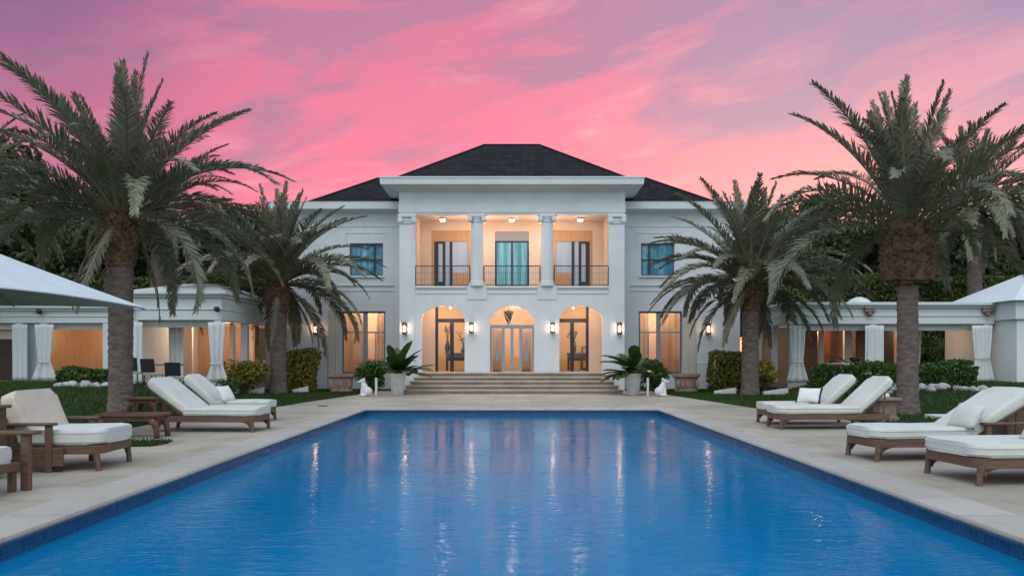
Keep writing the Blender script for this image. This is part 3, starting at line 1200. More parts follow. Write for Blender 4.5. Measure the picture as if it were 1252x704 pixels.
# grey glazed door of the middle arch
fr = bmesh.new()
y = HY + .14
for x0, x1, z0, z1 in ((-.898, -.82, FL1 + .004, 2.56), (.82, .898, FL1 + .004, 2.56), (-.898, .898, 2.562, 2.70), (-.055, .055, FL1 + .004, 2.558),
                       (-.42, -.30, FL1 + .004, 2.558), (.30, .42, FL1 + .004, 2.558)):
    box(fr, x0 + .0005, x1 - .0005, y, y + .09, z0, z1, .006)
d = obj('french_door', fr, 'grey_frame', house)
g = bmesh.new()
box(g, -.83, .83, y + .04, y + .048, FL1 + .01, 2.56)
obj('pane', g, 'clear_glass', d)
for s in (-1, 1):
    bm = bmesh.new()
    box(bm, s * .60 - .05, s * .60 + .05, y - .02, y - .001, 1.2, 2.1, .008)
    obj('handle', bm, 'grey_frame', d)
bm = bmesh.new()
for k in range(1, 6):
    t = PI * k / 6
    tube(bm, ((.10 * math.cos(t), y + .04, 2.705 + .08 * math.sin(t)), (.885 * math.cos(t), y + .04, 2.70 + .765 * math.sin(t))), .014, 6)
pts = [(.10 * math.cos(PI * k / 10), y + .04, 2.702 + .09 * math.sin(PI * k / 10)) for k in range(11)]
tube(bm, pts, .016, 6)
obj('fanlight', bm, 'cream', house)


def folds(bm, x0, x1, y, z0, z1, amp, n, tie=None, pinch=0.5, seg=10, flare=1.0):
    """hanging cloth with vertical folds; two-sided, with thickness. tie: height where it is gathered"""
    nx = n * 6
    front = []
    for j in range(seg + 1):
        z = z1 + (z0 - z1) * j / seg
        sc = 1.0
        if tie is not None:
            dd = abs(z - tie) / max(z1 - tie, 1e-3) if z > tie else abs(z - tie) / max(tie - z0, 1e-3)
            sc = pinch + (1 - pinch) * min(1, dd) ** 0.7
            if z < tie:
                sc *= 1 + (flare - 1) * min(1, dd)
        cx = (x0 + x1) / 2
        row = []
        for i in range(nx + 1):
            u = i / nx
            x = cx + (x0 - cx + (x1 - x0) * u) * sc
            row.append((x, y + amp * math.sin(u * n * 2 * PI + 0.35 * math.sin(z * 2.1)) + 0.25 * amp * math.sin(u * 17 + z), z))
        front.append(row)
    th = 0.012
    A = [[bm.verts.new(p) for p in row] for row in front]
    B = [[bm.verts.new((p[0], p[1] + th, p[2])) for p in row] for row in front]
    for j in range(seg):
        for i in range(nx):
            bm.faces.new((A[j][i], A[j][i + 1], A[j + 1][i + 1], A[j + 1][i]))
            bm.faces.new((B[j][i + 1], B[j][i], B[j + 1][i], B[j + 1][i + 1]))
    for j in range(seg):
        bm.faces.new((A[j][0], A[j + 1][0], B[j + 1][0], B[j][0]))
        bm.faces.new((A[j][nx], B[j][nx], B[j + 1][nx], A[j + 1][nx]))
    for i in range(nx):
        bm.faces.new((A[0][i], B[0][i], B[0][i + 1], A[0][i + 1]))
        bm.faces.new((A[seg][i], A[seg][i + 1], B[seg][i + 1], B[seg][i]))


def drape(name, label, x0, x1, y, z0, z1, m='drape', amp=.025, n=3, group=None, **kw):
    bm = bmesh.new()
    folds(bm, x0, x1, y, z0, z1, amp, n, **kw)
    o = obj(name, bm, m, smooth=True)
    return tag(o, label, 'curtain', group)


drape('curtain', 'peach drape hung inside the left half of the middle arched door', -.80, -.40, HY + .66, FL1 + .01, 2.55, group='drapes inside the house')
drape('curtain', 'peach drape hung inside the right half of the middle arched door', .40, .80, HY + .66, FL1 + .01, 2.55, group='drapes inside the house')
drape('curtain', 'peach drape inside tall lower window beside the terracotta planter left of the steps', -7.35, -6.5, WY + .42, .55, 3.4, group='drapes inside the house')
drape('curtain', 'narrow grey drape on the portico side of the left tall lower window', -5.95, -5.45, WY + .45, .55, 3.4, 'drape', group='drapes inside the house')
drape('curtain', 'narrow grey drape on the portico side of the right tall lower window', 5.45, 6.0, WY + .45, .55, 3.4, 'drape', group='drapes inside the house')
drape('curtain', 'peach drape inside tall lower window beside the oval planter right of the steps', 6.5, 7.35, WY + .42, .55, 3.4, group='drapes inside the house')
# pendant lantern in the foyer, seen through the fanlight
pl = thing('pendant_lamp', 'dark tapering lantern hanging behind the fanlight of the middle arch', 'lamp', (-.15, HY + .95, 2.75))
bm = bmesh.new()
lathe(bm, [(.03, 2.76), (.06, 2.79), (.20, 3.22), (.22, 3.24), (.22, 3.28), (.05, 3.34)], 6, -.15, HY + .95)
obj('lamp_body', bm, 'iron', pl)
bm = bmesh.new()
tube(bm, ((-.15, HY + .95, 3.33), (-.15, HY + .95, 3.598)), .012, 6)
obj('rod', bm, 'iron', pl)

dm = MATS['drape'].node_tree
_b = NB(dm)
_tr = _b.n('ShaderNodeBsdfTranslucent')
_tr.inputs['Color'].default_value = (0.82, 0.70, 0.60, 1)
_mx = _b.n('ShaderNodeMixShader')
_mx.inputs[0].default_value = 0.6
_b.link(dm.nodes['Principled BSDF'].outputs[0], _mx.inputs[1])
_b.link(_tr.outputs[0], _mx.inputs[2])
_b.link(_mx.outputs[0], dm.nodes['Material Output'].inputs['Surface'])

# furniture seen through the two dark doors
def console(x, y, label):
    t = thing('console_table', label, 'table', (x, y, FL1))
    bm = bmesh.new()
    box(bm, x - .5, x + .5, y - .22, y + .22, FL1 + .74, FL1 + .80, .01)
    obj('tabletop', bm, 'wood_dark', t)
    bm = bmesh.new()
    box(bm, x - .46, x + .46, y - .2, y + .2, FL1 + .45, FL1 + .738, .01)
    obj('drawer', bm, 'wood_dark', t)
    for q in (-.42, .42):
        for w in (-.17, .17):
            bm = bmesh.new()
            box(bm, x + q - .035, x + q + .035, y + w - .03, y + w + .03, FL1, FL1 + .448, .006)
            obj('leg', bm, 'wood_dark', t)


console(-2.45, 36.2, 'dark wooden console table inside the left arched door')
console(2.95, 36.6, 'dark wooden console table inside the right arched door')


def vase(x, y, z, label, h=.4, m='iron', branches=5, seed=1):
    rnd = random.Random(seed)
    t = thing('vase', label, 'vase', (x, y, z))
    bm = bmesh.new()
    lathe(bm, [(.05, z), (.09, z + .08 * h), (.12, z + .4 * h), (.08, z + .75 * h), (.05, z + .88 * h), (.07, z + h)], 16, x, y)
    obj('body', bm, m, t, True)
    bm = bmesh.new()
    for k in range(branches):
        a = rnd.uniform(0, 2 * PI)
        r = rnd.uniform(.1, .3)
        p = [Vector((x, y, z + h * .9)), Vector((x + r * .4 * math.cos(a), y + r * .4 * math.sin(a), z + h + .25)), Vector((x + r * math.cos(a), y + r * math.sin(a), z + h + rnd.uniform(.35, .6)))]
        tube(bm, p, [.012, .01, .006], 5)
        for q in range(4):
            c = p[2] + Vector((rnd.uniform(-.08, .08), rnd.uniform(-.08, .08), rnd.uniform(-.12, .08)))
            bmesh.ops.create_icosphere(bm, subdivisions=1, radius=.035, matrix=Matrix.Translation(c))
    obj('branch', bm, 'wood_dark', t)


vase(-2.85, 36.1, FL1 + .801, 'tall dark vase with bare branches on the console inside left arched door', .55, seed=3)
vase(-2.15, 36.2, FL1 + .801, 'squat dark vase of sprigs on the console inside left arched door', .28, seed=5)
vase(2.75, 36.5, FL1 + .801, 'dark vase of flowers on the console inside right arched door', .35, seed=8, branches=8)
# framed mirror / cupboard in the left room
cb = thing('cabinet', 'tall dark cabinet at the back of the room inside the right arched door', 'cabinet', (3.6, 38.0, FL1))
bm = bmesh.new()
box(bm, 3.25, 4.1, 37.7, 38.28, FL1, FL1 + 1.1, .01)
obj('carcass', bm, 'wood_dark', cb)
for q in (3.46, 3.89):
    bm = bmesh.new()
    box(bm, q - .19, q + .19, 37.67, 37.698, FL1 + .1, FL1 + 1.02, .008)
    obj('door', bm, 'wood_orange', cb)

# downlights of the balcony
for i, x in enumerate((-2.9, 0.0, 2.85)):
    t = thing('ceiling_light', ['small lit downlight in the balcony ceiling over the left bay', 'small lit downlight in the balcony ceiling over the middle bay',
              'small lit downlight in the balcony ceiling over the right bay'][i], 'lamp', (x, HY + .85, 7.19), group='downlights of the balcony ceiling')
    bm = bmesh.new()
    lathe(bm, [(.11, 7.10), (.12, 7.11), (.12, 7.19)], 16, x, HY + .85)
    obj('housing', bm, 'cream', t, True, angle=40)
    bm = bmesh.new()
    lathe(bm, [(.02, 7.052), (.085, 7.06), (.10, 7.098)], 16, x, HY + .85)
    obj('bulb', bm, 'downlight_glow', t, True)

# wall lamps
def wall_lamp(x, y, z, label, h=.5, w=.2, inner=1):
    t = thing('wall_lamp', label, 'lamp', (x, y, z), group='lit wall lamps on the house front')
    bm = bmesh.new()
    box(bm, x - w * .42, x + w * .42, y - .025, y - .002, z - h * .5, z + h * .5, .006)
    obj('backplate', bm, 'bronze', t)
    cy = y - .13
    bm = bmesh.new()
    for zz in (z - h * .5, z + h * .5 - .05):
        box(bm, x - w * .5, x + w * .5, y - .24, y - .027, zz, zz + .05, .008)
    for q in (-1, 1):
        for k in (-.235, -.035):
            box(bm, x + q * w * .46 - .006, x + q * w * .46 + .006, y + k - .006 + .008, y + k + .006 + .008, z - h * .5 + .05, z + h * .5 - .05)
    obj('cage', bm, 'bronze', t)
    bm = bmesh.new()
    lathe(bm, [(.025, z - .13), (.045, z - .11), (.045, z + .07), (.025, z + .10)], 12, x, cy)
    obj('bulb', bm, 'lamp_glow', t, True)


wall_lamp(-4.36, HY - .03, 2.55, 'lit bronze wall lamp left of the left arch, above the white pot', .46, .18)
wall_lamp(-1.65, HY, 2.58, 'lit bronze wall lamp between the left and middle arches', .40, .16)
wall_lamp(1.65, HY, 2.58, 'lit bronze wall lamp between the middle and right arches', .40, .16)
wall_lamp(4.36, HY - .03, 2.55, 'lit bronze wall lamp right of the right arch, above the white pot', .46, .18)
wall_lamp(-8.5, WY, 2.60, 'lit bronze wall lamp on the left wing above the clipped croton hedge', .48, .20)
wall_lamp(8.5, WY, 2.60, 'lit bronze wall lamp on the right wing above the clipped croton hedge', .48, .20)

# entrance steps
st = thing('entrance_steps', 'broad flight of pale stone steps below the three arches', 'steps', (0, 30.6, 0))
for k in range(5):
    bm = bmesh.new()
    hw = 4.17 - .1125 * k
    y0 = 30.5 + .42 * k
    z0, z1 = .154 * k, .154 * (k + 1)
    y1 = HY - .034
    box(bm, -hw + .03, hw - .03, y0 + .09, y1, z0 + .001 * (k > 0), z1 - .05)
    box(bm, -hw, hw, y0, y1, z1 - .0495, z1, .012)
    obj('step', bm, 'step_stone', st)


# ------------------------------------------------------------------ plants
def crown_points(rng, blobs, n):
    """points on and just inside a set of ellipsoid clumps"""
    C, Nn = [], []
    wts = np.array([b_[3] ** 2 for b_ in blobs])
    wts = wts / wts.sum()
    for (x, y, z, r), w in zip(blobs, wts):
        k = max(8, int(n * w))
        d = rng.normal(0, 1, (k, 3))
        d /= np.linalg.norm(d, axis=1, keepdims=True)
        rr = r * rng.uniform(0.55, 1.08, (k, 1)) ** 0.6
        C.append(np.array([x, y, z]) + d * rr * np.array([1, 1, .82]))
        Nn.append(d)
    return np.concatenate(C), np.concatenate(Nn)


def broad_tree_mesh(seed, height, rad, leaf, n):
    rng = np.random.default_rng(seed)
    blobs = []
    for k in range(34):
        a = rng.uniform(0, 2 * PI)
        zz = rng.uniform(.14, .95)
        rr = rad * (1 - abs(zz - .55) * 1.1) * rng.uniform(.35, 1.0)
        blobs.append((rr * math.cos(a), rr * math.sin(a), height * zz, rad * rng.uniform(.22, .40)))
    P, Nn = crown_points(rng, blobs, n)
    me = leaf_cloud('crown', P, Nn, leaf, rng, 0.55, 0.7)
    bm = bmesh.new()
    tube(bm, ((0, 0, -.3), (.05, .02, height * .25), (-.05, .05, height * .45), (0, 0, height * .75)), [rad * .075, rad * .06, rad * .05, rad * .015], 10)
    for b_ in blobs[:12]:
        z0 = height * random.Random(seed + int(b_[0] * 100)).uniform(.22, .5)
        tube(bm, ((0, 0, z0), (b_[0] * .5, b_[1] * .5, (z0 + b_[2]) / 2 + .3), b_[:3]), [rad * .03, rad * .02, rad * .006], 6)
    tm = bpy.data.meshes.new('trunk')
    bm.to_mesh(tm)
    bm.free()
    tm.shade_smooth()
    return me, tm


TREES = []
for sd in (11, 12, 13):
    me, tm = broad_tree_mesh(sd, 11.0, 4.9, 0.20, 14000)
    me.materials.append(MATS['tree_leaf'])
    tm.materials.append(MATS['tree_bark'])
    TREES.append((me, tm))


def broad_tree(x, y, sc, var, rz, label):
    t = thing('broadleaf_tree', label, 'tree', (x, y, gh(x, y)), rz, 'dark trees behind the garden')
    t.scale = (sc, sc, sc)
    me, tm = TREES[var]
    for nm, d in (('crown', me), ('trunk', tm)):
        o = bpy.data.objects.new(nm, d)
        COL.objects.link(o)
        o.parent = t


for i, (px, top, Y, var, lab) in enumerate((
        (-40, 175, 47, 0, 'dark broadleaf tree at the left edge behind the white cabana roof'),
        (48, 236, 52, 1, 'dark broadleaf tree rising behind the big white umbrella'),
        (120, 255, 49, 2, 'dark broadleaf tree behind the crown of the big left palm'),
        (205, 285, 54, 0, 'low dark tree above the cabana roof left of the thin palm trunk'),
        (285, 262, 50, 1, 'dark tree between the big left palm and the mansion'),
        (-5, 262, 62, 2, 'rounded dark tree far behind the left end of the hedge'),
        (165, 300, 60, 1, 'low rounded tree far behind the big left palm trunk'),
        (250, 305, 62, 2, 'low rounded tree far behind the smaller left palm'),
        (1015, 290, 62, 1, 'low rounded tree far behind the smaller right palm'),
        (1105, 285, 62, 0, 'low rounded tree far behind the big right palm collar'),
        (1190, 280, 64, 2, 'low rounded tree far behind the far right palm trunk'),
        (935, 272, 50, 1, 'dark tree just right of the mansion behind the smaller right palm'),
        (985, 250, 54, 2, 'tallest dark tree rising behind the fronds of the smaller right palm'),
        (1060, 280, 50, 0, 'dark tree behind the right cabana between the two right palms'),
        (1150, 280, 47, 2, 'dark tree behind the trunk of the big right palm'),
        (1225, 268, 52, 1, 'dark tree behind the tented cabana at the right edge'),
        (1300, 235, 46, 0, 'dark tree at the right edge beyond the tented cabana'))):
    z = EYE + (436 - top) / 1000 * Y
    broad_tree((px - 626) / 1000 * Y, Y, z / 11.4, var, i * 1.7, lab)


def hedge(name, x0, x1, y0, y1, z0, z1, m, leaf, dens, label, cat='hedge', seed=1, group=None, wob=.06):
    rng = np.random.default_rng(seed)
    t = thing(name, label, cat, ((x0 + x1) / 2, (y0 + y1) / 2, z0), group=group)
    bm = bmesh.new()
    q = leaf * 1.2 + wob * 2.2
    box(bm, x0 + q, x1 - q, y0 + q, y1 - q, z0 - .2, z1 - q, .04)
    obj('core', bm, 'soil', t)
    C, Nn = [], []
    dx, dy, dz = x1 - x0, y1 - y0, z1 - z0
    for (area, fn, nrm) in ((dx * dz, lambda u, v: (x0 + u * dx, np.full_like(u, y0), z0 + v * dz), (0, -1, 0)),
                            (dx * dz * .3, lambda u, v: (x0 + u * dx, np.full_like(u, y1), z0 + v * dz), (0, 1, 0)),
                            (dy * dz, lambda u, v: (np.full_like(u, x0), y0 + u * dy, z0 + v * dz), (-1, 0, 0)),
                            (dy * dz, lambda u, v: (np.full_like(u, x1), y0 + u * dy, z0 + v * dz), (1, 0, 0)),
                            (dx * dy, lambda u, v: (x0 + u * dx, y0 + v * dy, np.full_like(u, z1)), (0, 0, 1))):
        k = max(6, int(area * dens))
        u, v = rng.uniform(0, 1, k), rng.uniform(0, 1, k)
        p = np.stack(fn(u, v), 1)
        nn = np.tile(np.array(nrm, float), (k, 1))
        bumpy = np.sin(p[:, 0] * 2.3 + p[:, 2] * 1.7 + seed) + np.sin(p[:, 2] * 3.1 + p[:, 1] * 2.9 + p[:, 0])
        p = p + nn * (rng.uniform(-1.3, .6, (k, 1)) * leaf + bumpy[:, None] * wob)
        C.append(p)
        Nn.append(nn)
    me = leaf_cloud('foliage', np.concatenate(C), np.concatenate(Nn), leaf, rng, .5, .8)
    obj('foliage', me, m, t)
    return t


def bush(name, cx, cy, z0, rx, h, m, leaf, n, label, seed=1, cat='shrub', group=None, k=9):
    rng = np.random.default_rng(seed)
    t = thing(name, label, cat, (cx, cy, z0), group=group)
    blobs = []
    for i in range(k):
        a = rng.uniform(0, 2 * PI)
        r = rx * rng.uniform(0, .6)
        blobs.append((cx + r * math.cos(a), cy + r * math.sin(a), z0 + h * rng.uniform(.3, .74), rx * rng.uniform(.38, .55)))
    P, Nn = crown_points(rng, blobs, n)
    P[:, 2] = np.maximum(P[:, 2], z0 + .02)
    me = leaf_cloud('foliage', P, Nn, leaf, rng, .5, .8)
    obj('foliage', me, m, t)
    bm = bmesh.new()
    for b_ in blobs:
        tube(bm, ((cx, cy, z0 - .03), ((cx + b_[0]) / 2, (cy + b_[1]) / 2, z0 + h * .3), b_[:3]), [.025, .02, .01], 5)
    obj('stem', bm, 'tree_bark', t)
    return t


# tall hedges closing the garden behind the cabanas
hedge('hedge', -44, -13.2, 43, 44.4, 0.3, 5.6, 'hedge_leaf', .13, 130, 'tall green hedge behind the left cabanas', seed=3, wob=.12)
hedge('hedge', 13.5, 44, 43, 44.4, 0.3, 5.6, 'hedge_leaf', .13, 130, 'tall green hedge behind the right cabana', seed=4, wob=.12)
# croton hedges by the wings
hedge('hedge', -9.2, -8.15, 33.2, 34.3, 0, 1.62, 'croton_leaf', .075, 420, 'clipped yellow-green croton hedge right of the smaller left palm trunk', seed=5)
hedge('hedge', 8.25, 9.55, 33.2, 34.3, 0, 1.60, 'croton_leaf', .075, 420, 'clipped yellow-green croton hedge left of the smaller right palm trunk', seed=6)
bush('shrub', -10.0, 30.6, gh(-10, 30.6), .95, 1.55, 'croton_leaf', .08, 1500, 'loose leafy shrub left of the smaller left palm trunk', 7)
bush('shrub', 9.75, 31.5, gh(9.75, 31.5), .75, 1.55, 'croton_leaf', .08, 1300, 'loose leafy shrub right of the smaller right palm trunk', 8)
bush('shrub', -9.4, 27.0, gh(-9.4, 27), .45, .75, 'box_leaf', .06, 600, 'small dark shrub behind the paired loungers on the left', 9)
# low dark hedges in front of the cabanas
hedge('hedge', 10.0, 14.9, 26.3, 27.5, .12, 1.08, 'box_leaf', .07, 620, 'low dark hedge in front of the right cabana', seed=10, wob=.09)
hedge('hedge', -15.6, -13.9, 28.0, 28.8, .35, .92, 'box_leaf', .07, 620, 'low dark hedge in front of the left cabana behind white rocks', seed=11)
# round clipped bushes by the pots
bush('shrub', -5.35, 31.3, 0, .78, 1.35, 'box_leaf', .07, 2200, 'round dark green bush behind the left white animal statue', 14, k=14)
bush('shrub', 5.55, 31.3, 0, .82, 1.50, 'box_leaf', .07, 2400, 'round dark green bush behind the right white animal statue', 15, k=14)


def broad_leaf(bm, base, az, elv, L, w, droop):
    """one large curved blade on its stalk"""
    n = 9
    p = Vector(base)
    e = elv
    pts = []
    for k in range(n + 1):
        pts.append((p.copy(), e))
        p = p + Vector((math.cos(az) * math.cos(e), math.sin(az) * math.cos(e), math.sin(e))) * (L / n)
        e -= droop / n
    S = Vector((-math.sin(az), math.cos(az), 0))
    rows = []
    for k, (q, e) in enumerate(pts):
        u = k / n
        ww = .012 if u < .35 else w * math.sin(PI * min(1, (u - .33) / .67)) ** .6 + .004
        up = Vector((-math.cos(az) * math.sin(e), -math.sin(az) * math.sin(e), math.cos(e)))
        rows.append([bm.verts.new(q - S * ww + up * ww * .3), bm.verts.new(q), bm.verts.new(q + S * ww + up * ww * .3)])
    for a, b_ in zip(rows, rows[1:]):
        for j in range(2):
            bm.faces.new((a[j], a[j + 1], b_[j + 1], b_[j]))


def pot_plant(x, y, s, label_pot, label_plant):
    t = thing('plant_pot', label_pot, 'plant pot', (x, y, 0), group='tall white pots beside the entrance steps')
    bm = bmesh.new()
    lathe(bm, [(.20, 0), (.215, .01), (.30, .74), (.325, .76), (.325, .79), (.29, .79), (.27, .70)], 28, x, y)
    obj('body', bm, 'white_glaze', t, True, angle=50)
    bm = bmesh.new()
    lathe(bm, [(.275, .66), (.275, .70)], 20, x, y)
    obj('soil', bm, 'soil', t)
    t = thing('leafy_plant', label_plant, 'plant', (x, y, .70))
    rnd = random.Random(int(x * 100))
    for k in range(48):
        bm = bmesh.new()
        a = PI * .5 - s * PI * .5 + rnd.uniform(-2.0, 2.0) if k % 3 else rnd.uniform(0, 2 * PI)
        broad_leaf(bm, (x + rnd.uniform(-.1, .1), y + rnd.uniform(-.1, .1), .70), a, rnd.uniform(.15, 1.2), rnd.uniform(.7, 1.35) * (1.2 if k % 3 else .8), rnd.uniform(.15, .25), rnd.uniform(.4, 1.2))
        obj('leaf', bm, 'broad_leaf', t, True)


pot_plant(-4.18, 29.9, 1, 'tall white tapered pot left of the entrance steps', 'dark plant with broad arching leaves in the left white pot')
pot_plant(4.42, 29.9, -1, 'tall white tapered pot right of the entrance steps', 'dark plant with broad arching leaves in the right white pot')


def seated_animal(x, y, s, label):
    """seated dog-like statue in side view, muzzle towards s; one continuous body"""
    t = thing('garden_statue', label, 'statue', (x, y, 0), group='white plaster animal statues by the pots')
    bm = bmesh.new()
    def blob(cx, cy, cz, rx, ry, rz, tilt=0):
        b_ = bmesh.new()
        bmesh.ops.create_icosphere(b_, subdivisions=3, radius=1)
        M = Matrix.Translation((x + s * cx, y + cy, cz)) @ Matrix.Rotation(tilt * s, 4, 'Y') @ Matrix.Diagonal((rx, ry, rz, 1))
        merge(bm, b_, M)
    blob(-.08, 0, .17, .19, .15, .17)              # haunches
    blob(.00, 0, .27, .13, .12, .22, .25)          # chest and back
    blob(.05, 0, .44, .085, .08, .12, .15)         # neck
    blob(.08, 0, .54, .095, .085, .085)            # head
    blob(.19, 0, .515, .085, .05, .045)            # muzzle
    for q in (-1, 1):
        blob(.10, q * .07, .15, .045, .045, .17)   # front legs
        blob(.14, q * .07, .035, .07, .045, .035)  # paws
        blob(.04, q * .12, .045, .12, .05, .045)   # hind feet
        blob(.03, q * .075, .60, .035, .03, .06)   # ears
    o = obj('body', bm, 'plaster', t)
    md = o.modifiers.new('merge', 'REMESH')
    md.mode = 'VOXEL'
    md.voxel_size = .022
    me = bpy.data.meshes.new_from_object(o.evaluated_get(bpy.context.evaluated_depsgraph_get()))
    o.modifiers.clear()
    o.data = me
    me.shade_smooth()


seated_animal(-5.2, 28.9, -1, 'small white plaster seated animal left of the left white pot')
seated_animal(5.3, 28.9, 1, 'small white plaster seated animal right of the right white pot')
for s, lab in ((-1, 'thin white marker post beside the left white pot'), (1, 'thin white marker post beside the right white pot')):
    bm = bmesh.new()
    box(bm, s * 4.88 - .04, s * 4.88 + .04, 29.36, 29.44, 0, .60, .012)
    box(bm, s * 4.88 - .05, s * 4.88 + .05, 29.35, 29.45, .601, .64, .012)
    tag(obj('garden_post', bm, 'plaster'), lab, 'post')

# terracotta planters below the tall windows
def planter(x, y, label, rnd_sq, w):
    t = thing('stone_planter', label, 'planter', (x, y, 0))
    bm = bmesh.new()
    prof = [(w * .80, 0), (w * .80, .06), (w * .74, .08), (w * .80, .54), (w * .84, .56), (w, .60), (w, .70), (w * .9, .72), (w * .84, .72), (w * .82, .60)]
    lathe(bm, prof, 36, x, y, 1, .8, sq=rnd_sq)
    obj('body', bm, 'terracotta', t, True, angle=35)
    bm = bmesh.new()
    for q in range(5):
        xx = x + (q - 2) * w * .33
        lathe(bm, [(.03, .16), (.075, .22), (.075, .40), (.03, .46)], 10, xx, y - w * .60, 1, .35)
    obj('relief', bm, 'terracotta', t, True)
    bm = bmesh.new()
    lathe(bm, [(w * .81, .62), (w * .80, .66)], 24, x, y, 1, .8, sq=rnd_sq)
    obj('soil', bm, 'soil', t)


planter(-6.85, 32.9, 'square carved terracotta planter below the left tall window', 8, .52)
planter(7.0, 32.9, 'oval carved terracotta planter below the right tall window', 2.6, .56)


# ------------------------------------------------------------------ palms
def frond_mesh(L, e0, droop, seed, n=58, lmax=.55, dry=False, sag=.16, vee=.42):
    rnd = random.Random(seed)
    V, F = [], []
    N = 18
    pts, e, p = [], e0, Vector((0, 0, 0))
    sway = rnd.uniform(-.35, .35)
    for k in range(N + 1):
        u = k / N
        T = Vector((math.cos(e), 0, math.sin(e)))
        yaw = sway * u * u
        T = Vector((T.x * math.cos(yaw), T.x * math.sin(yaw), T.z))
        pts.append((p.copy(), T))
        p = p + T * (L / N)
        e = e0 - droop * ((k + 1) / N) ** 1.25
    def at(u):
        f = u * N
        i = min(N - 1, int(f))
        w = f - i
        return pts[i][0].lerp(pts[i + 1][0], w), pts[i][1].lerp(pts[i + 1][1], w).normalized()
    # leaflets
    for sd in (-1, 1):
        for k in range(n):
            u = .10 + .90 * (k + rnd.uniform(0, .8)) / n
            u = min(u, .995)
            c, T = at(u)
            S = Vector((-T.y, T.x, 0))
            S = S.normalized() if S.length > 1e-4 else Vector((0, 1, 0))
            U = S.cross(T) * -1
            if U.z < 0:
                U = -U
            prof = (.30 + .70 * math.sin(PI * min(1, (u - .05) * .98) ** .75)) * (1 - .35 * u)
            l = lmax * prof * rnd.uniform(.85, 1.12)
            a = R(62 - 34 * u) + rnd.uniform(-.18, .18)
            be = vee + rnd.uniform(-.34, .34)
            d = T * math.cos(a) + (S * sd * math.cos(be) + U * math.sin(be)) * math.sin(a)
            w = .017 + .008 * rnd.random()
            g = Vector((0, 0, -1))
            mid = c + d * l * .55 + g * l * sag * .2
            tip = c + d * l * .96 + g * l * sag * rnd.uniform(.5, 1.4)
            # width lies in the leaflet's own plane
            wv = d.cross(S * sd * math.sin(be) * -1 + U * math.cos(be))
            wv = wv.normalized() if wv.length > 1e-4 else T
            b0 = len(V)
            V += [c - wv * w * .6, c + wv * w * .6, mid + wv * w, mid - wv * w, tip]
            F.append((b0, b0 + 1, b0 + 2, b0 + 3))
            F.append((b0 + 3, b0 + 2, b0 + 4))
    me = bpy.data.meshes.new('frond')
    nleaf = len(F)
    # midrib
    rr = [.045 * (1 - .85 * k / N) + .006 for k in range(N + 1)]
    b0 = len(V)
    for (q, T), r in zip(pts, rr):
        S = Vector((-T.y, T.x, 0))
        S = S.normalized() if S.length > 1e-4 else Vector((0, 1, 0))
        U = S.cross(T) * -1
        wide = 1.6 if r > .04 else 1.0
        V += [q + S * r * wide, q + U * r * .6, q - S * r * wide, q - U * r * .6]
    for k in range(N):
        for j in range(4):
            F.append((b0 + 4 * k + j, b0 + 4 * k + (j + 1) % 4, b0 + 4 * k + 4 + (j + 1) % 4, b0 + 4 * k + 4 + j))
    me.from_pydata([tuple(v) for v in V], [], F)
    me.materials.append(MATS['palm_leaf_dry' if dry else 'palm_leaf'])
    me.materials.append(MATS['rachis'])
    mi = np.zeros(len(F), dtype=np.int32)
    mi[nleaf:] = 1
    me.polygons.foreach_set('material_index', mi)
    me.update()
    return me


# rings of the crown: start elevation, droop, reach
TIERS = {
    'upright': [frond_mesh(3.75 - .1 * i, R(86 - 3 * i), R(8 + 6 * i), 20 + i, 104, .68, vee=.30) for i in range(4)],
    'high': [frond_mesh(4.1, R(66 - 4 * i), R(38 + 7 * i), 30 + i, 104, .68) for i in range(4)],
    'mid': [frond_mesh(4.2, R(44 - 5 * i), R(70 + 8 * i), 40 + i, 104, .68) for i in range(4)],
    'low': [frond_mesh(3.9, R(20 - 7 * i), R(76 + 7 * i), 50 + i, 100, .64, sag=.25) for i in range(4)],
    'skirt': [frond_mesh(3.1, R(-8 - 12 * i), R(68 - 6 * i), 60 + i, 90, .54, sag=.3) for i in range(4)],
    'dry': [frond_mesh(2.3, R(-48 - 8 * i), R(38 - 4 * i), 70 + i, 60, .30, dry=True, sag=.4, vee=-.2) for i in range(3)],
}


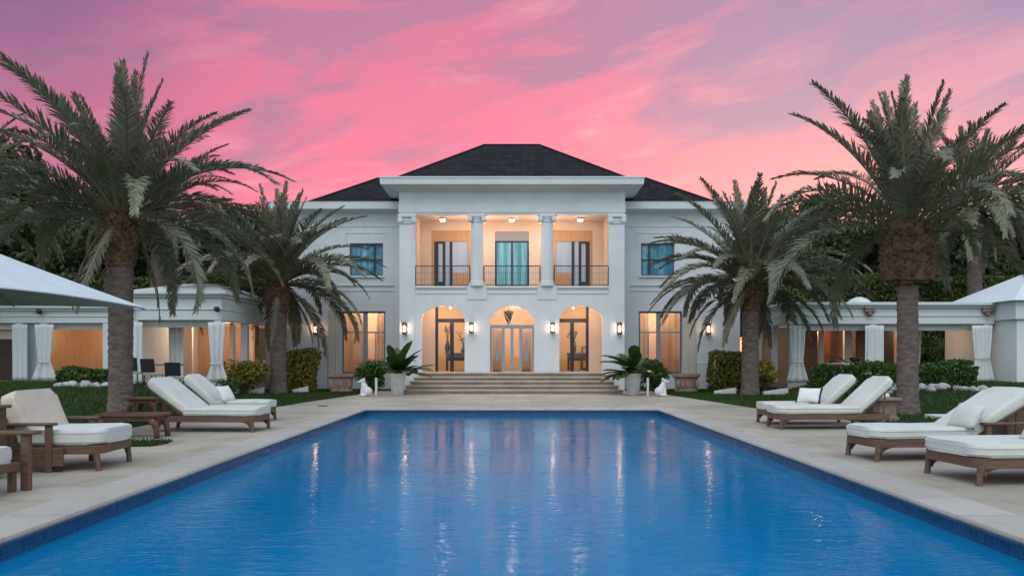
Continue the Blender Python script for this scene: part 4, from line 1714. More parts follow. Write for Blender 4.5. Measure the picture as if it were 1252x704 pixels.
def palm(x, y, zc, label, r_base, r_top, sc, counts, seed, boot=None, lean=(0, 0), front_gap=None, barrel=False):
    z0 = gh(x, y)
    rnd = random.Random(seed)
    t = thing('palm_tree', label, 'palm tree', (x, y, z0), group='date palms in the garden')
    h = zc - z0
    bm = bmesh.new()
    prof_n = int(h / .085)
    n = 22
    rings = []
    for k in range(prof_n + 1):
        u = k / prof_n
        r = r_base + (r_top - r_base) * min(1, u * 1.2)
        r *= 1 + .28 * math.exp(-u * 16) + (.035 if k % 2 else -.02)
        cx, cy = lean[0] * u * u, lean[1] * u * u
        ring = []
        for j in range(n):
            a = 2 * PI * (j + .5 * (k % 4) / 2) / n
            rj = r * (1 + rnd.uniform(-.035, .035))
            ring.append(bm.verts.new((cx + rj * math.cos(a), cy + rj * math.sin(a), u * h - .05)))
        rings.append(ring)
    for a, b_ in zip(rings, rings[1:]):
        for j in range(n):
            bm.faces.new((a[j], a[(j + 1) % n], b_[(j + 1) % n], b_[j]))
    bm.faces.new(rings[-1])
    obj('trunk', bm, 'bark', t, True, world=False)
    # collar of cut leaf bases
    bh, br = boot
    bm = bmesh.new()
    top = Vector((lean[0], lean[1], h))
    lathe(bm, [(r_top * .9, h - bh), (r_top * 1.15, h - bh * .94), (br * .86, h - bh * (.86 if barrel else .6)), (br * .84, h - bh * .3), (br * (.74 if barrel else .55), h + .02), (br * .22, h + .30)], 20, top.x, top.y)
    rows = int(bh / .085)
    for k in range(rows):
        u = k / rows
        zz = h - bh * .97 + bh * 1.05 * u
        rr = r_top * 1.05 + (br - r_top) * min(1, u * (9 if barrel else 2.2)) if u < .6 else br * (1 - (u - .6) * (.35 if barrel else .85))
        m_ = 15
        for j in range(m_):
            a = 2 * PI * (j + .5 * (k % 2)) / m_ + rnd.uniform(-.08, .08)
            w = rr * .20
            ln = rnd.uniform(.09, .20)
            tb = bmesh.new()
            bmesh.ops.create_cube(tb, size=1)
            for v in tb.verts:
                tap = .62 if v.co.z > 0 else 1
                v.co = Vector((v.co.x * .05 * tap, v.co.y * w * 2 * tap, v.co.z * (ln + .06)))
            M = Matrix.Translation((top.x + rr * .93 * math.cos(a), top.y + rr * .93 * math.sin(a), zz)) @ Matrix.Rotation(a, 4, 'Z') @ Matrix.Rotation(R(rnd.uniform(22, 48)), 4, 'Y')
            bmesh.ops.transform(tb, matrix=M, verts=list(tb.verts))
            merge(bm, tb)
    obj('leaf_base_collar', bm, 'boot', t, world=False)
    for tier, cnt in counts:
        ph = rnd.uniform(0, 2 * PI)
        for k in range(cnt):
            me = TIERS[tier][rnd.randrange(len(TIERS[tier]))]
            a = ph + 2 * PI * (k + rnd.uniform(-.35, .35)) / cnt
            if front_gap and tier in ('low', 'skirt') and math.cos(a + PI / 2) > front_gap:
                continue
            o = bpy.data.objects.new('dry_frond' if tier == 'dry' else 'frond', me)
            COL.objects.link(o)
            o.parent = t
            off = {'upright': .06, 'high': .14, 'mid': .2, 'low': .26, 'skirt': .3, 'dry': .34}[tier] * br * 2
            dz = {'upright': .15, 'high': .08, 'mid': 0, 'low': -.1, 'skirt': -.2, 'dry': -.3}[tier]
            o.location = (top.x + off * math.cos(a), top.y + off * math.sin(a), h + dz)
            s_ = sc * rnd.uniform(.86, 1.1) * (.90 if tier == 'upright' else 1)
            o.scale = (s_, s_, s_)
            o.rotation_euler = (R(rnd.uniform(-9, 9)), R(rnd.uniform(-7, 7)), a)
    return t


palm(-10.0, 20.9, 5.0, 'big date palm with a pale plain trunk left of the pool', .28, .30, 1.06,
     (('upright', 13), ('high', 15), ('mid', 18), ('low', 12), ('dry', 3)), 111, boot=(1.35, .46), front_gap=.55)
palm(-9.03, 31.6, 4.25, 'smaller date palm left of the mansion beside the croton hedge', .30, .31, 1.0,
     (('upright', 13), ('high', 20), ('mid', 24), ('low', 20), ('skirt', 8), ('dry', 2)), 102, boot=(1.2, .50), front_gap=.5)
palm(8.85, 30.4, 4.15, 'smaller date palm right of the mansion beside the croton hedge', .30, .30, 1.0,
     (('upright', 13), ('high', 20), ('mid', 24), ('low', 20), ('skirt', 9), ('dry', 2)), 103, boot=(1.1, .48), front_gap=.5)
palm(9.82, 20.3, 4.60, 'big date palm with a bulging brown collar right of the pool', .245, .24, .98,
     (('upright', 12), ('high', 16), ('mid', 13), ('low', 10)), 104, boot=(1.45, .61), front_gap=.35, barrel=True)
palm(-16.2, 37.4, 8.3, 'far date palm behind the left cabanas, thin grey trunk above the roof', .33, .30, 1.0,
     (('upright', 7), ('high', 11), ('mid', 13), ('low', 12), ('skirt', 10), ('dry', 3)), 105, boot=(.9, .5))
palm(-21.2, 31.0, 7.2, 'date palm at the left edge behind the big white umbrella', .33, .30, 1.05,
     (('upright', 7), ('high', 11), ('mid', 14), ('low', 14), ('skirt', 10), ('dry', 3)), 106, boot=(.9, .5))
palm(21.5, 38.0, 8.3, 'far date palm with a brown trunk behind the right cabana', .33, .30, 1.05,
     (('upright', 7), ('high', 12), ('mid', 14), ('low', 14), ('skirt', 12), ('dry', 2)), 107, boot=(.9, .5))

# white edging stones at the palm feet
for x, y, w, lab in ((-9.85, 31.2, .75, 'white wedge edging stone left of the smaller left palm trunk'), (-8.35, 32.3, .6, 'white wedge edging stone right of the smaller left palm trunk'),
                     (8.05, 30.9, .8, 'white wedge edging stone left of the smaller right palm trunk'), (9.75, 30.3, .9, 'white wedge edging stone right of the smaller right palm trunk')):
    bm = bmesh.new()
    z = gh(x, y)
    box(bm, x - w / 2, x + w / 2, y - .14, y + .14, z - .05, z + .26, .03)
    for v in bm.verts:
        if v.co.z > z + .1 and v.co.x < x - w * .2:
            v.co.z -= .12
    tag(obj('edging_stone', bm, 'plaster'), lab, 'stone', 'white edging stones at the palm feet')


# white rocks
def rocks(zone, n, seed, lab):
    rnd = random.Random(seed)
    x0, x1, y0, y1 = zone
    for k in range(n):
        x, y = x0 + (x1 - x0) * (k + rnd.uniform(.1, .9)) / n, rnd.uniform(y0, y1)
        r = rnd.uniform(.07, .20)
        bm = bmesh.new()
        bmesh.ops.create_icosphere(bm, subdivisions=2, radius=r)
        for v in bm.verts:
            f = 1 + .22 * math.sin(v.co.x * 19 + k) * math.cos(v.co.y * 17 + 2 * k) + rnd.uniform(-.08, .08)
            v.co = Vector((v.co.x * f * 1.2, v.co.y * f, v.co.z * f * .75))
        o = obj('rock', bm, 'rock')
        o.location = (x, y, gh(x, y) + r * .35)
        o.rotation_euler = (0, 0, rnd.uniform(0, 6))
        tag(o, lab, 'rock', lab)


rocks((11.2, 14.6, 24.9, 26.0), 26, 5, 'rough white rock in the bed below the low hedge of the right cabana')
rocks((-15.0, -12.8, 26.4, 27.4), 18, 6, 'rough white rock in the bed below the low hedge of the left cabana')


# ------------------------------------------------------------------ cabanas
def cabana(name, label, x0, x1, y0, y1, zb, zo, zt, cols, side=None, roof_rise=None, back='wood_orange', sides=(True, True), light=25, cols_w=.26, lightcol=(1, .62, .36), back_x1=None):
    t = thing(name, label, 'cabana', ((x0 + x1) / 2, y0, zb), group='white garden cabanas')
    bm = bmesh.new()
    box(bm, x0 - .1, x1 + .1, y0 - .1, y1 + .1, zb - .5, zb, .01)
    obj('platform', bm, 'step_stone', t)
    for x in cols:
        bm = bmesh.new()
        box(bm, x - cols_w / 2, x + cols_w / 2, y0 + .02, y0 + .02 + cols_w, zb, zo - .002, .012)
        box(bm, x - cols_w / 2 - .03, x + cols_w / 2 + .03, y0 - .01, y0 + .05 + cols_w, zb + .001, zb + .16, .012)
        obj('post', bm, 'trim', t)
    if side is not None:
        sx, ys = side
        for y in ys:
            bm = bmesh.new()
            box(bm, sx - cols_w / 2, sx + cols_w / 2, y - cols_w / 2, y + cols_w / 2, zb, zo - .002, .012)
            obj('post', bm, 'trim', t)
    # beams and fascia
    bm = bmesh.new()
    box(bm, x0, x1, y0, y0 + .3, zo, zt - .22, .008)
    box(bm, x0, x1, y1 - .3, y1, zo, zt - .22, .008)
    box(bm, x0, x0 + .3, y0 + .302, y1 - .302, zo, zt - .22, .008)
    box(bm, x1 - .3, x1, y0 + .302, y1 - .302, zo, zt - .22, .008)
    box(bm, x0 - .04, x1 + .04, y0 - .04, y1 + .04, zo + (zt - zo) * .36, zo + (zt - zo) * .36 + .03, .006)
    obj('beam', bm, 'trim', t)
    bm = bmesh.new()
    box(bm, x0 - .10, x1 + .10, y0 - .10, y1 + .10, zt - .218, zt - .12, .012)
    box(bm, x0 - .22, x1 + .22, y0 - .22, y1 + .22, zt - .118, zt, .012)
    obj('cornice', bm, 'trim', t)
    if roof_rise:
        bm = bmesh.new()
        hip(bm, x0 - .1, x1 + .1, y0 - .1, y1 + .1, zt + .003, x0 + roof_rise * 2.2, x1 - roof_rise * 2.2, y0 + roof_rise * 5.0, y1 - roof_rise * 2.2, zt + roof_rise)
        obj('roof', bm, 'roof_membrane', t)
    # valance, back wall, side walls
    bm = bmesh.new()
    box(bm, x0 + .02, x1 - .02, y0 + .34, y0 + .36, zo - .25, zo + .1)
    obj('valance', bm, 'curtain', t)
    bm = bmesh.new()
    box(bm, x0 + .02, (back_x1 or x1) - .02, y1 - .29, y1 - .1, zb + .001, zo - .003)
    obj('back_wall', bm, back, t)
    for on, xx in zip(sides, (x0 + .02, x1 - .2)):
        if on:
            bm = bmesh.new()
            box(bm, xx, xx + .18, y0 + .4, y1 - .30, zb + .001, zo - .003)
            obj('side_wall', bm, 'trim', t)
    bm = bmesh.new()
    box(bm, x0 + .32, x1 - .32, y0 + .32, y1 - .32, zo + .05, zo + .1)
    obj('ceiling', bm, 'cream', t)
    if light:
        nl = max(1, int((x1 - x0) / 3.2))
        for k in range(nl):
            ld = bpy.data.lights.new('cabana_light', 'POINT')
            ld.energy = light
            ld.color = lightcol
            ld.shadow_soft_size = .12
            lo = bpy.data.objects.new('cabana_light', ld)
            COL.objects.link(lo)
            lo.location = (x0 + (x1 - x0) * (k + .5) / nl, (y0 + y1) / 2 + .6, zo - .10)
    return t


def wall_slab(t, name, x0, x1, y0, y1, z0, z1, m):
    bm = bmesh.new()
    box(bm, x0, x1, y0, y1, z0, z1, .006)
    return obj(name, bm, m, t)


ZB = .40
# left cabana nearest the mansion
c2 = cabana('cabana', 'white cabana with sloping pale roof between the two left palms', -13.6, -10.3, 29.0, 35.2, ZB, 2.70, 3.72, (-13.4, -10.45),
            side=(-10.45, (32.0, 35.0)), roof_rise=.46, sides=(True, False), light=110, lightcol=(1, .72, .50))
wall_slab(c2, 'door', -12.0, -11.3, 34.85, 34.90, ZB, 2.45, 'wood_orange')
wall_slab(c2, 'door', -11.25, -10.7, 34.84, 34.90, ZB, 2.55, 'cream')
wall_slab(c2, 'partition', -13.1, -12.75, 32.6, 32.7, ZB, 2.6, 'peach_wall')
wall_slab(c2, 'partition', -10.56, -10.50, 33.4, 34.85, ZB, 2.6, 'wood_orange')
wall_slab(c2, 'pilaster', -10.56, -10.44, 30.6, 30.9, ZB, 2.6, 'peach_wall')
# left cabana behind the umbrella
c1 = cabana('cabana', 'white cabana at the left edge behind the big umbrella', -23.0, -15.75, 32.0, 36.5, ZB + .05, 2.72, 3.40, (-22.8, -19.3, -18.35, -15.9),
            sides=(True, True), light=60, lightcol=(1, .70, .46), back='wood_orange')
wall_slab(c1, 'partition', -19.2, -18.4, 32.32, 32.5, ZB + .06, 2.70, 'trim')
wall_slab(c1, 'door', -17.0, -16.4, 36.12, 36.2, ZB + .05, 2.5, 'wood_orange')
wall_slab(c1, 'door', -18.0, -17.3, 36.12, 36.2, ZB + .05, 2.5, 'wood_orange')
wall_slab(c1, 'door', -20.5, -19.55, 32.6, 32.7, ZB + .06, 2.2, 'wood_dark')  # dark panel standing in for an unlit opening, not a door leaf
wall_slab(c1, 'valance', -20.5, -19.55, 32.55, 32.59, 2.1, 2.7, 'peach_wall')
# right cabana
c3 = cabana('cabana', 'long white curtained cabana right of the mansion', 10.85, 18.9, 32.0, 36.4, ZB - .02, 2.68, 3.52, (11.05, 14.15, 18.6),
            side=(11.0, (34.2, 36.1)), sides=(False, False), light=60, back='terracotta', back_x1=17.4, lightcol=(1, .70, .50))
wall_slab(c3, 'partition', 10.95, 11.06, 34.4, 35.9, ZB, 2.6, 'wood_orange')
wall_slab(c3, 'partition', 10.94, 11.06, 32.4, 33.7, ZB, 2.6, 'wood_orange')
wall_slab(c3, 'door', 12.05, 12.85, 34.4, 34.5, ZB, 2.55, 'wood_red')
wall_slab(c3, 'pilaster', 12.9, 13.12, 34.42, 34.6, ZB, 2.66, 'cream')
wall_slab(c3, 'door', 13.15, 13.9, 35.6, 35.7, ZB, 2.55, 'wood_red')
wall_slab(c3, 'pilaster', 14.0, 14.3, 34.42, 34.6, ZB, 2.66, 'cream')
wall_slab(c3, 'door', 14.5, 15.1, 34.4, 34.5, ZB, 2.66, 'wood_red')
wall_slab(c3, 'pilaster', 15.25, 15.6, 34.4, 34.6, ZB, 2.66, 'peach_wall')
wall_slab(c3, 'door', 15.65, 16.3, 34.9, 35.0, ZB, 2.66, 'wood_dark')
# tented cabana at the right edge: closed walls
c4 = thing('cabana', 'closed white cabana with a pale tent roof at the right edge', 'cabana', (21, 30.7, ZB), group='white garden cabanas')
bm = bmesh.new()
box(bm, 18.95, 23.5, 30.7, 31.92, ZB - .5, 2.80, .01)
box(bm, 18.95, 23.5, 31.921, 35.8, ZB - .5, 2.80, .01)
obj('wall', bm, 'stucco', c4)
bm = bmesh.new()
box(bm, 18.85, 23.6, 30.6, 35.9, 2.802, 3.50, .012)
obj('fascia', bm, 'trim', c4)
bm = bmesh.new()
hip(bm, 18.65, 23.8, 30.4, 36.1, 3.503, 20.9, 21.5, 33.0, 33.6, 4.75)
obj('roof', bm, 'canvas', c4)

# cabana curtains
def cabana_curtain(x, y, w, z0, z1, label, tie=None, flare=1.15, pinch=.6, n=3):
    t = thing('cabana_curtain', label, 'curtain', (x, y, z0), group='white curtains gathered at the cabana posts')
    bm = bmesh.new()
    folds(bm, x - w / 2, x + w / 2, y, z0, z1, .045, n, tie=tie, pinch=pinch, flare=flare, seg=14)
    obj('cloth', bm, 'curtain', t, True)
    if tie is not None:
        bm = bmesh.new()
        hw = w / 2 * pinch + .03
        lathe(bm, [(hw, tie - .035), (hw + .012, tie - .02), (hw + .012, tie + .02), (hw, tie + .035)], 20, x, y, 1, .34, cap=False)
        obj('tie_band', bm, 'cream', t, True)


cabana_curtain(-10.45, 28.93, .62, .50, 2.62, 'white tied curtain with flared hem on the corner post of the cabana nearest the mansion', 1.15, 1.35, .62)
cabana_curtain(-13.35, 28.95, .55, .45, 2.62, 'white curtain on the post just right of the big left palm trunk', None)
cabana_curtain(-18.25, 31.9, .75, .48, 2.66, 'white tied curtain with flared hem left of the low dark hedge at the left cabana', 1.2, 1.4, .62)
cabana_curtain(-19.2, 31.9, .6, .48, 2.66, 'white curtain at the far left post of the left cabana', None)
cabana_curtain(-12.4, 30.2, .55, .45, 2.62, 'white curtain hanging inside the cabana nearest the mansion', None)
cabana_curtain(11.15, 31.92, .62, .42, 2.62, 'white tied curtain on the corner post of the right cabana nearest the mansion', 1.2, 1.4, .66)
cabana_curtain(14.15, 31.92, .72, .42, 2.62, 'white curtain on the middle post of the right cabana left of the big palm trunk', None, n=5)
cabana_curtain(16.75, 34.1, .66, .42, 2.62, 'white tied curtain inside the right cabana just right of the big palm trunk', 1.0, 1.2, .75)
cabana_curtain(18.35, 31.9, .80, .42, 2.62, 'white tied curtain beside the closed cabana at the right edge', 1.35, 1.25, .68, n=5)

# tropical plant and low wall seen through the right cabana
bush('shrub', 18.6, 37.6, .4, .9, 2.0, 'broad_leaf', .14, 700, 'dark leafy plant seen through the open end of the right cabana', 31)
# small fittings on the fascia
for x, y, z, lab in ((-18.4, 31.93, 3.18, 'black spotlight on the fascia of the left cabana'), (-13.45, 28.93, 3.05, 'black spotlight on the cabana fascia behind the big left palm trunk'),
                     (-10.4, 28.93, 3.10, 'black spotlight at the corner of the cabana nearest the mansion')):
    t = thing('spotlight', lab, 'lamp', (x, y, z), group='black spotlights on the left cabanas')
    bm = bmesh.new()
    lathe(bm, [(.06, 0), (.085, .02), (.085, .20), (.05, .24)], 14)
    bmesh.ops.transform(bm, matrix=Matrix.Translation((x, y - .02, z - .06)) @ Matrix.Rotation(R(78), 4, 'X'), verts=list(bm.verts))
    obj('housing', bm, 'black_metal', t, True, angle=40)
    bm = bmesh.new()
    box(bm, x - .03, x + .03, y - .06, y + .065, z - .02, z + .06, .008)
    obj('bracket', bm, 'black_metal', t)
for x, lab in ((13.95, 'carved stone ornament on the right cabana fascia left of the big palm trunk'), (18.55, 'carved stone ornament on the right cabana fascia near the closed cabana')):
    t = thing('carved_ornament', lab, 'ornament', (x, 31.9, 3.1), group='carved ornaments on the right cabana')
    bm = bmesh.new()
    box(bm, x - .22, x + .22, 31.80, 31.955, 3.26, 3.33, .02)
    for q in (-.13, 0, .13):
        bmesh.ops.create_icosphere(bm, subdivisions=2, radius=.09, matrix=Matrix.Translation((x + q, 31.88, 3.18)))
    bmesh.ops.create_icosphere(bm, subdivisions=2, radius=.10, matrix=Matrix.Translation((x, 31.88, 3.06)))
    obj('carving', bm, 'stone_brown', t, True, angle=40)
# white cover on the cabana roof
bm = bmesh.new()
lathe(bm, [(.50, 3.522), (.48, 3.58), (.30, 3.72), (.10, 3.80)], 24, 14.0, 33.0)
tag(obj('skylight_dome', bm, 'canvas', smooth=True), 'small white dome on the flat roof of the right cabana', 'skylight')

# chairs and table in the left cabana
def dining_chair(x, y, z, rz, label, dark=True):
    t = thing('dining_chair', label, 'chair', (x, y, z), rz, 'dark chairs with white seats at the left cabana')
    bm = bmesh.new()
    box(bm, -.24, .24, -.24, .24, .42, .50, .025)
    obj('seat', bm, 'cushion', t, True, world=False, angle=40)
    bm = bmesh.new()
    prism(bm, [(-.25, -.02), (.25, -.02), (.25, .02), (-.25, .02)], .52, .98, .012, M=Matrix.Translation((0, .22, 0)) @ Matrix.Rotation(R(-9), 4, 'X'))
    obj('backrest', bm, 'cloth_black', t, world=False)
    for q in (-.21, .21):
        for w in (-.21, .21):
            bm = bmesh.new()
            tube(bm, ((q, w, 0), (q * .95, w * .95, .42)), .018, 8)
            obj('leg', bm, 'black_metal', t, world=False)


dining_chair(-12.75, 27.6, gh(-12.75, 27.6), R(180), 'black-backed chair with white seat beside the big left palm trunk')
dining_chair(-12.05, 27.5, gh(-12.05, 27.5), R(170), 'black-backed chair with white seat second from the big left palm trunk')
dining_chair(-11.35, 27.6, gh(-11.35, 27.6), R(186), 'black-backed chair with white seat third from the big left palm trunk')


def table_round(name, x, y, z, r, h, label, cat='table', m='wood_dark'):
    t = thing(name, label, cat, (x, y, z))
    bm = bmesh.new()
    lathe(bm, [(r, z + h - .04), (r + .01, z + h - .02), (r, z + h)], 28, x, y)
    obj('tabletop', bm, m, t, True, angle=40)
    bm = bmesh.new()
    lathe(bm, [(r * .55, z), (r * .5, z + .04), (.06, z + .07), (.05, z + h - .042)], 20, x, y)
    obj('pedestal', bm, m, t, True, angle=40)


table_round('dining_table', -12.0, 28.4, .40, .55, .74, 'round dark table behind the black-backed chairs')
table_round('dining_table', 13.4, 33.2, ZB - .02, .75, .76, 'round white table inside the right cabana', m='plaster')
bm = bmesh.new()
z = ZB - .02 + .761
lathe(bm, [(.08, z), (.20, z + .10), (.24, z + .22), (.22, z + .22), (.17, z + .11)], 20, 13.9, 33.1)
tag(obj('bowl', bm, 'iron', smooth=True), 'dark bowl on the round white table in the right cabana', 'bowl')
bm = bmesh.new()
tube(bm, ((12.8, 33.0, z + .02), (13.0, 32.95, z + .22), (13.25, 33.05, z + .20), (13.45, 33.0, z + .06), (13.6, 33.1, z + .02)), [.05, .04, .035, .03, .02], 7)
tube(bm, ((13.0, 32.95, z + .20), (12.9, 33.0, z + .30), (12.75, 33.05, z + .34)), [.03, .02, .012], 6)
tag(obj('driftwood', bm, 'wood_dark', smooth=True), 'dark twisted driftwood on the round white table in the right cabana', 'ornament')


# ------------------------------------------------------------------ big white umbrella
def umbrella():
    cx, cy, zc, ze, hw = -9.75, 13.55, 3.62, 2.36, 2.55
    t = thing('garden_umbrella', 'huge square white umbrella at the left edge of the deck', 'umbrella', (cx, cy, 0))
    bm = bmesh.new()
    n = 14
    def ring(fr):
        pts = []
        for side in range(4):
            for k in range(n):
                u = -1 + 2 * k / n
                sag = .09 * (1 - u * u) * fr
                a = hw * fr * (1 - .035 * (1 - u * u))
                p = [(a, u * hw * fr), (-u * hw * fr, a), (-a, -u * hw * fr), (u * hw * fr, -a)][side]
                corner = abs(u) ** 3
                z = zc - (zc - ze) * (fr ** .92) + sag * .6
                pts.append((cx + p[0], cy + p[1], z))
        return pts
    for off, flip in ((0, False), (-.018, True)):
        rows = [ring(f) for f in (.06, .2, .4, .6, .8, .94, 1.0)]
        vr = [[bm.verts.new((p[0], p[1], p[2] + off)) for p in r] for r in rows]
        for a, b_ in zip(vr, vr[1:]):
            m_ = len(a)
            for k in range(m_):
                f = (a[k], a[(k + 1) % m_], b_[(k + 1) % m_], b_[k])
                bm.faces.new(f if not flip else f[::-1])
        bm.faces.new(vr[0])
        if not flip:
            outer = vr[-1]
        else:
            for k in range(len(outer)):
                bm.faces.new((outer[k], outer[(k + 1) % len(outer)], vr[-1][(k + 1) % len(outer)], vr[-1][k]))
    obj('canopy', bm, 'canvas', t, True, angle=22)
    bm = bmesh.new()
    tube(bm, ((cx, cy, .08), (cx, cy, zc - .05)), .04, 12)
    obj('pole', bm, 'trim', t)
    bm = bmesh.new()
    box(bm, cx - .4, cx + .4, cy - .4, cy + .4, 0, .08, .015)
    obj('base', bm, 'stone_brown', t)
    for k in range(8):
        a = PI / 4 * k
        r = hw * (1.40 if k % 2 else .97)
        bm = bmesh.new()
        p0 = Vector((cx, cy, zc - .10))
        p1 = Vector((cx + r * math.cos(a), cy + r * math.sin(a), ze - .03 + (.05 if k % 2 == 0 else 0)))
        tube(bm, (p0, p0.lerp(p1, .5), p1), .014, 6)
        obj('rib', bm, 'grey_frame', t)


umbrella()


# ------------------------------------------------------------------ loungers
def dshape(L, w, r, n=7):
    """plan outline, foot end (x=0) with rounded corners"""
    p = [(L, -w / 2), (L, w / 2)]
    for k in range(n + 1):
        a = PI / 2 + PI / 2 * k / n
        p.append((r + r * math.cos(a), w / 2 - r + r * math.sin(a)))
    for k in range(n + 1):
        a = PI + PI / 2 * k / n
        p.append((r + r * math.cos(a), -w / 2 + r + r * math.sin(a)))
    return p


def puff(bm, amp, seed):
    rnd = random.Random(seed)
    a, b_ = rnd.uniform(0, 6), rnd.uniform(0, 6)
    for v in bm.verts:
        v.co.z += amp * math.sin(v.co.x * 5.1 + a) * math.sin(v.co.y * 6.3 + b_)


def cushion_slab(bm, poly, z0, z1, bev, seed):
    """cushion with a gently domed, subdivided top"""
    t = bmesh.new()
    prism(t, poly, z0, z1, bev, 4)
    bmesh.ops.triangulate(t, faces=[f for f in t.faces if len(f.verts) > 4])
    bmesh.ops.subdivide_edges(t, edges=[e for e in t.edges if e.calc_length() > .25], cuts=2, use_grid_fill=True)
    puff(t, .006, seed)
    merge(bm, t)


def lounger(x, y, rz, label, W=.78, L=2.15, hinge=1.38, back=1.0, tilt=33, zs=.30, th=.15, arms=None, cream=False, panel_side=None, seed=1, legs_in=.0, bracket=True):
    t = thing('sun_lounger', label, 'sun lounger', (x, y, 0.006 if False else 0.0), rz, 'wooden sun loungers with white cushions by the pool')
    cm = 'cushion'
    # frame: apron and slats
    bm = bmesh.new()
    out = dshape(L, W, .16)
    inn = [(min(max(a, .06), L - .06), max(min(b_, W / 2 - .05), -W / 2 + .05)) for a, b_ in out]
    fp = bmesh.new()
    lo = [fp.verts.new((a, b_, zs - .11)) for a, b_ in out]
    hi = [fp.verts.new((a, b_, zs)) for a, b_ in out]
    li = [fp.verts.new((a, b_, zs - .11)) for a, b_ in inn]
    hi2 = [fp.verts.new((a, b_, zs)) for a, b_ in inn]
    n = len(out)
    for k in range(n):
        q = (k + 1) % n
        fp.faces.new((lo[k], lo[q], hi[q], hi[k]))
        fp.faces.new((li[q], li[k], hi2[k], hi2[q]))
        fp.faces.new((hi[k], hi[q], hi2[q], hi2[k]))
        fp.faces.new((lo[q], lo[k], li[k], li[q]))
    bmesh.ops.remove_doubles(fp, verts=list(fp.verts), dist=.0005)
    merge(bm, fp)
    for k in range(int(L / .16)):
        xx = .10 + k * .16
        box(bm, xx, xx + .09, -W / 2 + .052, W / 2 - .052, zs - .028, zs - .004)
    obj('frame', bm, 'teak', t, world=False)
    # legs with curved brackets
    for lx, sx in ((.07, 1), (L - .16, -1)):
        for sy in (-1, 1):
            bm = bmesh.new()
            yy = sy * (W / 2 - .055 - legs_in)
            tube(bm, ((lx + .02 * sx, yy, zs - .06), (lx + .005 * sx, yy, zs - .14), (lx - .012 * sx, yy, .10), (lx - .02 * sx, yy, 0)), [.052, .042, .034, .036], 10)
            if bracket:
                q = [(0, 0)]
                br = bmesh.new()
                pts = [(lx + sx * (.02), zs - .11), (lx + sx * .24, zs - .112)]
                arc = []
                for k in range(7):
                    a = PI / 2 * k / 6
                    arc.append((lx + sx * (.24 - .20 * math.sin(a)), zs - .112 - .11 * (1 - math.cos(a))))
                poly = [pts[0]] + arc
                f0 = [br.verts.new((a, yy - .018, b_)) for a, b_ in poly]
                f1 = [br.verts.new((a, yy + .018, b_)) for a, b_ in poly]
                br.faces.new(f0)
                br.faces.new(f1[::-1])
                for k in range(len(poly)):
                    br.faces.new((f0[k], f0[(k + 1) % len(poly)], f1[(k + 1) % len(poly)], f1[k]))
                bmesh.ops.recalc_face_normals(br, faces=list(br.faces))
                merge(bm, br)
            obj('leg', bm, 'teak', t, True, world=False, angle=40)
    # seat cushion
    bm = bmesh.new()
    cushion_slab(bm, [(a if a > .5 else a - .015, b_ * 1.03) for a, b_ in dshape(hinge + .03, W, .18)], zs + .004, zs + th, .045, seed)
    obj('seat_cushion', bm, cm, t, True, world=False, angle=50)
    pp = bmesh.new()
    oo = [(a if a > .5 else a - .012, b_ * 1.035) for a, b_ in dshape(hinge + .03, W, .18)]
    for zz in (zs + .042, zs + th - .042):
        tube(pp, [(a, b_, zz) for a, b_ in oo[1:] + [oo[0]]], .0065, 6)
    obj('piping', pp, cm, t, True, world=False)
    # back
    ct, sn = math.cos(R(tilt)), math.sin(R(tilt))
    M = Matrix.Translation((hinge + .035, 0, zs + .02)) @ Matrix.Rotation(-R(tilt), 4, 'Y')
    bm = bmesh.new()
    tb = bmesh.new()
    box(tb, 0, back * .98, -W / 2 + .02, -W / 2 + .07, -.03, .0, .004)
    box(tb, 0, back * .98, W / 2 - .07, W / 2 - .02, -.03, .0, .004)
    for k in range(int(back / .13)):
        box(tb, .03 + k * .13, .10 + k * .13, -W / 2 + .072, W / 2 - .072, -.026, -.004)
    merge(bm, tb, M)
    # prop bar down to the frame
    px = hinge + .035 + back * .75 * ct
    if px < L - .05 or True:
        for sy in (-1, 1):
            tube(bm, ((px, sy * (W / 2 - .10), zs + back * .75 * sn - .02), (min(px + .05, L - .08), sy * (W / 2 - .10), zs - .04)), .014, 6)
    obj('backrest', bm, 'teak', t, world=False)
    bm = bmesh.new()
    tb = bmesh.new()
    rr = [(back - a, b_ * 1.02) for a, b_ in dshape(back, W, .10)][::-1]
    cushion_slab(tb, rr, .004, th, .05, seed + 7)
    merge(bm, tb, M)
    obj('back_cushion', bm, 'cushion_cream' if cream else cm, t, True, world=False, angle=50)
    if arms:
        a0, a1, za = arms
        for sy in (-1, 1):
            bm = bmesh.new()
            yy = sy * (W / 2 + .06)
            box(bm, a0 - .05, a1, yy - .055, yy + .055, za - .035, za, .012)
            box(bm, a0, a0 + .075, yy - .03, yy + .03, .0, za - .036, .008)
            box(bm, a1 - .10, a1 - .03, yy - .03, yy + .03, zs - .09, za - .036, .008)
            obj('armrest', bm, 'teak', t, world=False)
    if panel_side:
        bm = bmesh.new()
        a0, a1 = panel_side
        box(bm, a0, a1, W / 2 + .03, W / 2 + .07, .07, zs - .02, .008)
        obj('side_panel', bm, 'teak', t, world=False)
        bm = bmesh.new()
        lathe(bm, [(.05, -.018), (.056, -.01), (.056, .01), (.05, .018)], 18)
        bmesh.ops.transform(bm, matrix=Matrix.Translation((a0 + .08, W / 2 + .02, .056)) @ Matrix.Rotation(R(90), 4, 'X'), verts=list(bm.verts))
        obj('wheel', bm, 'black_metal', t, True, world=False, angle=40)
    return t


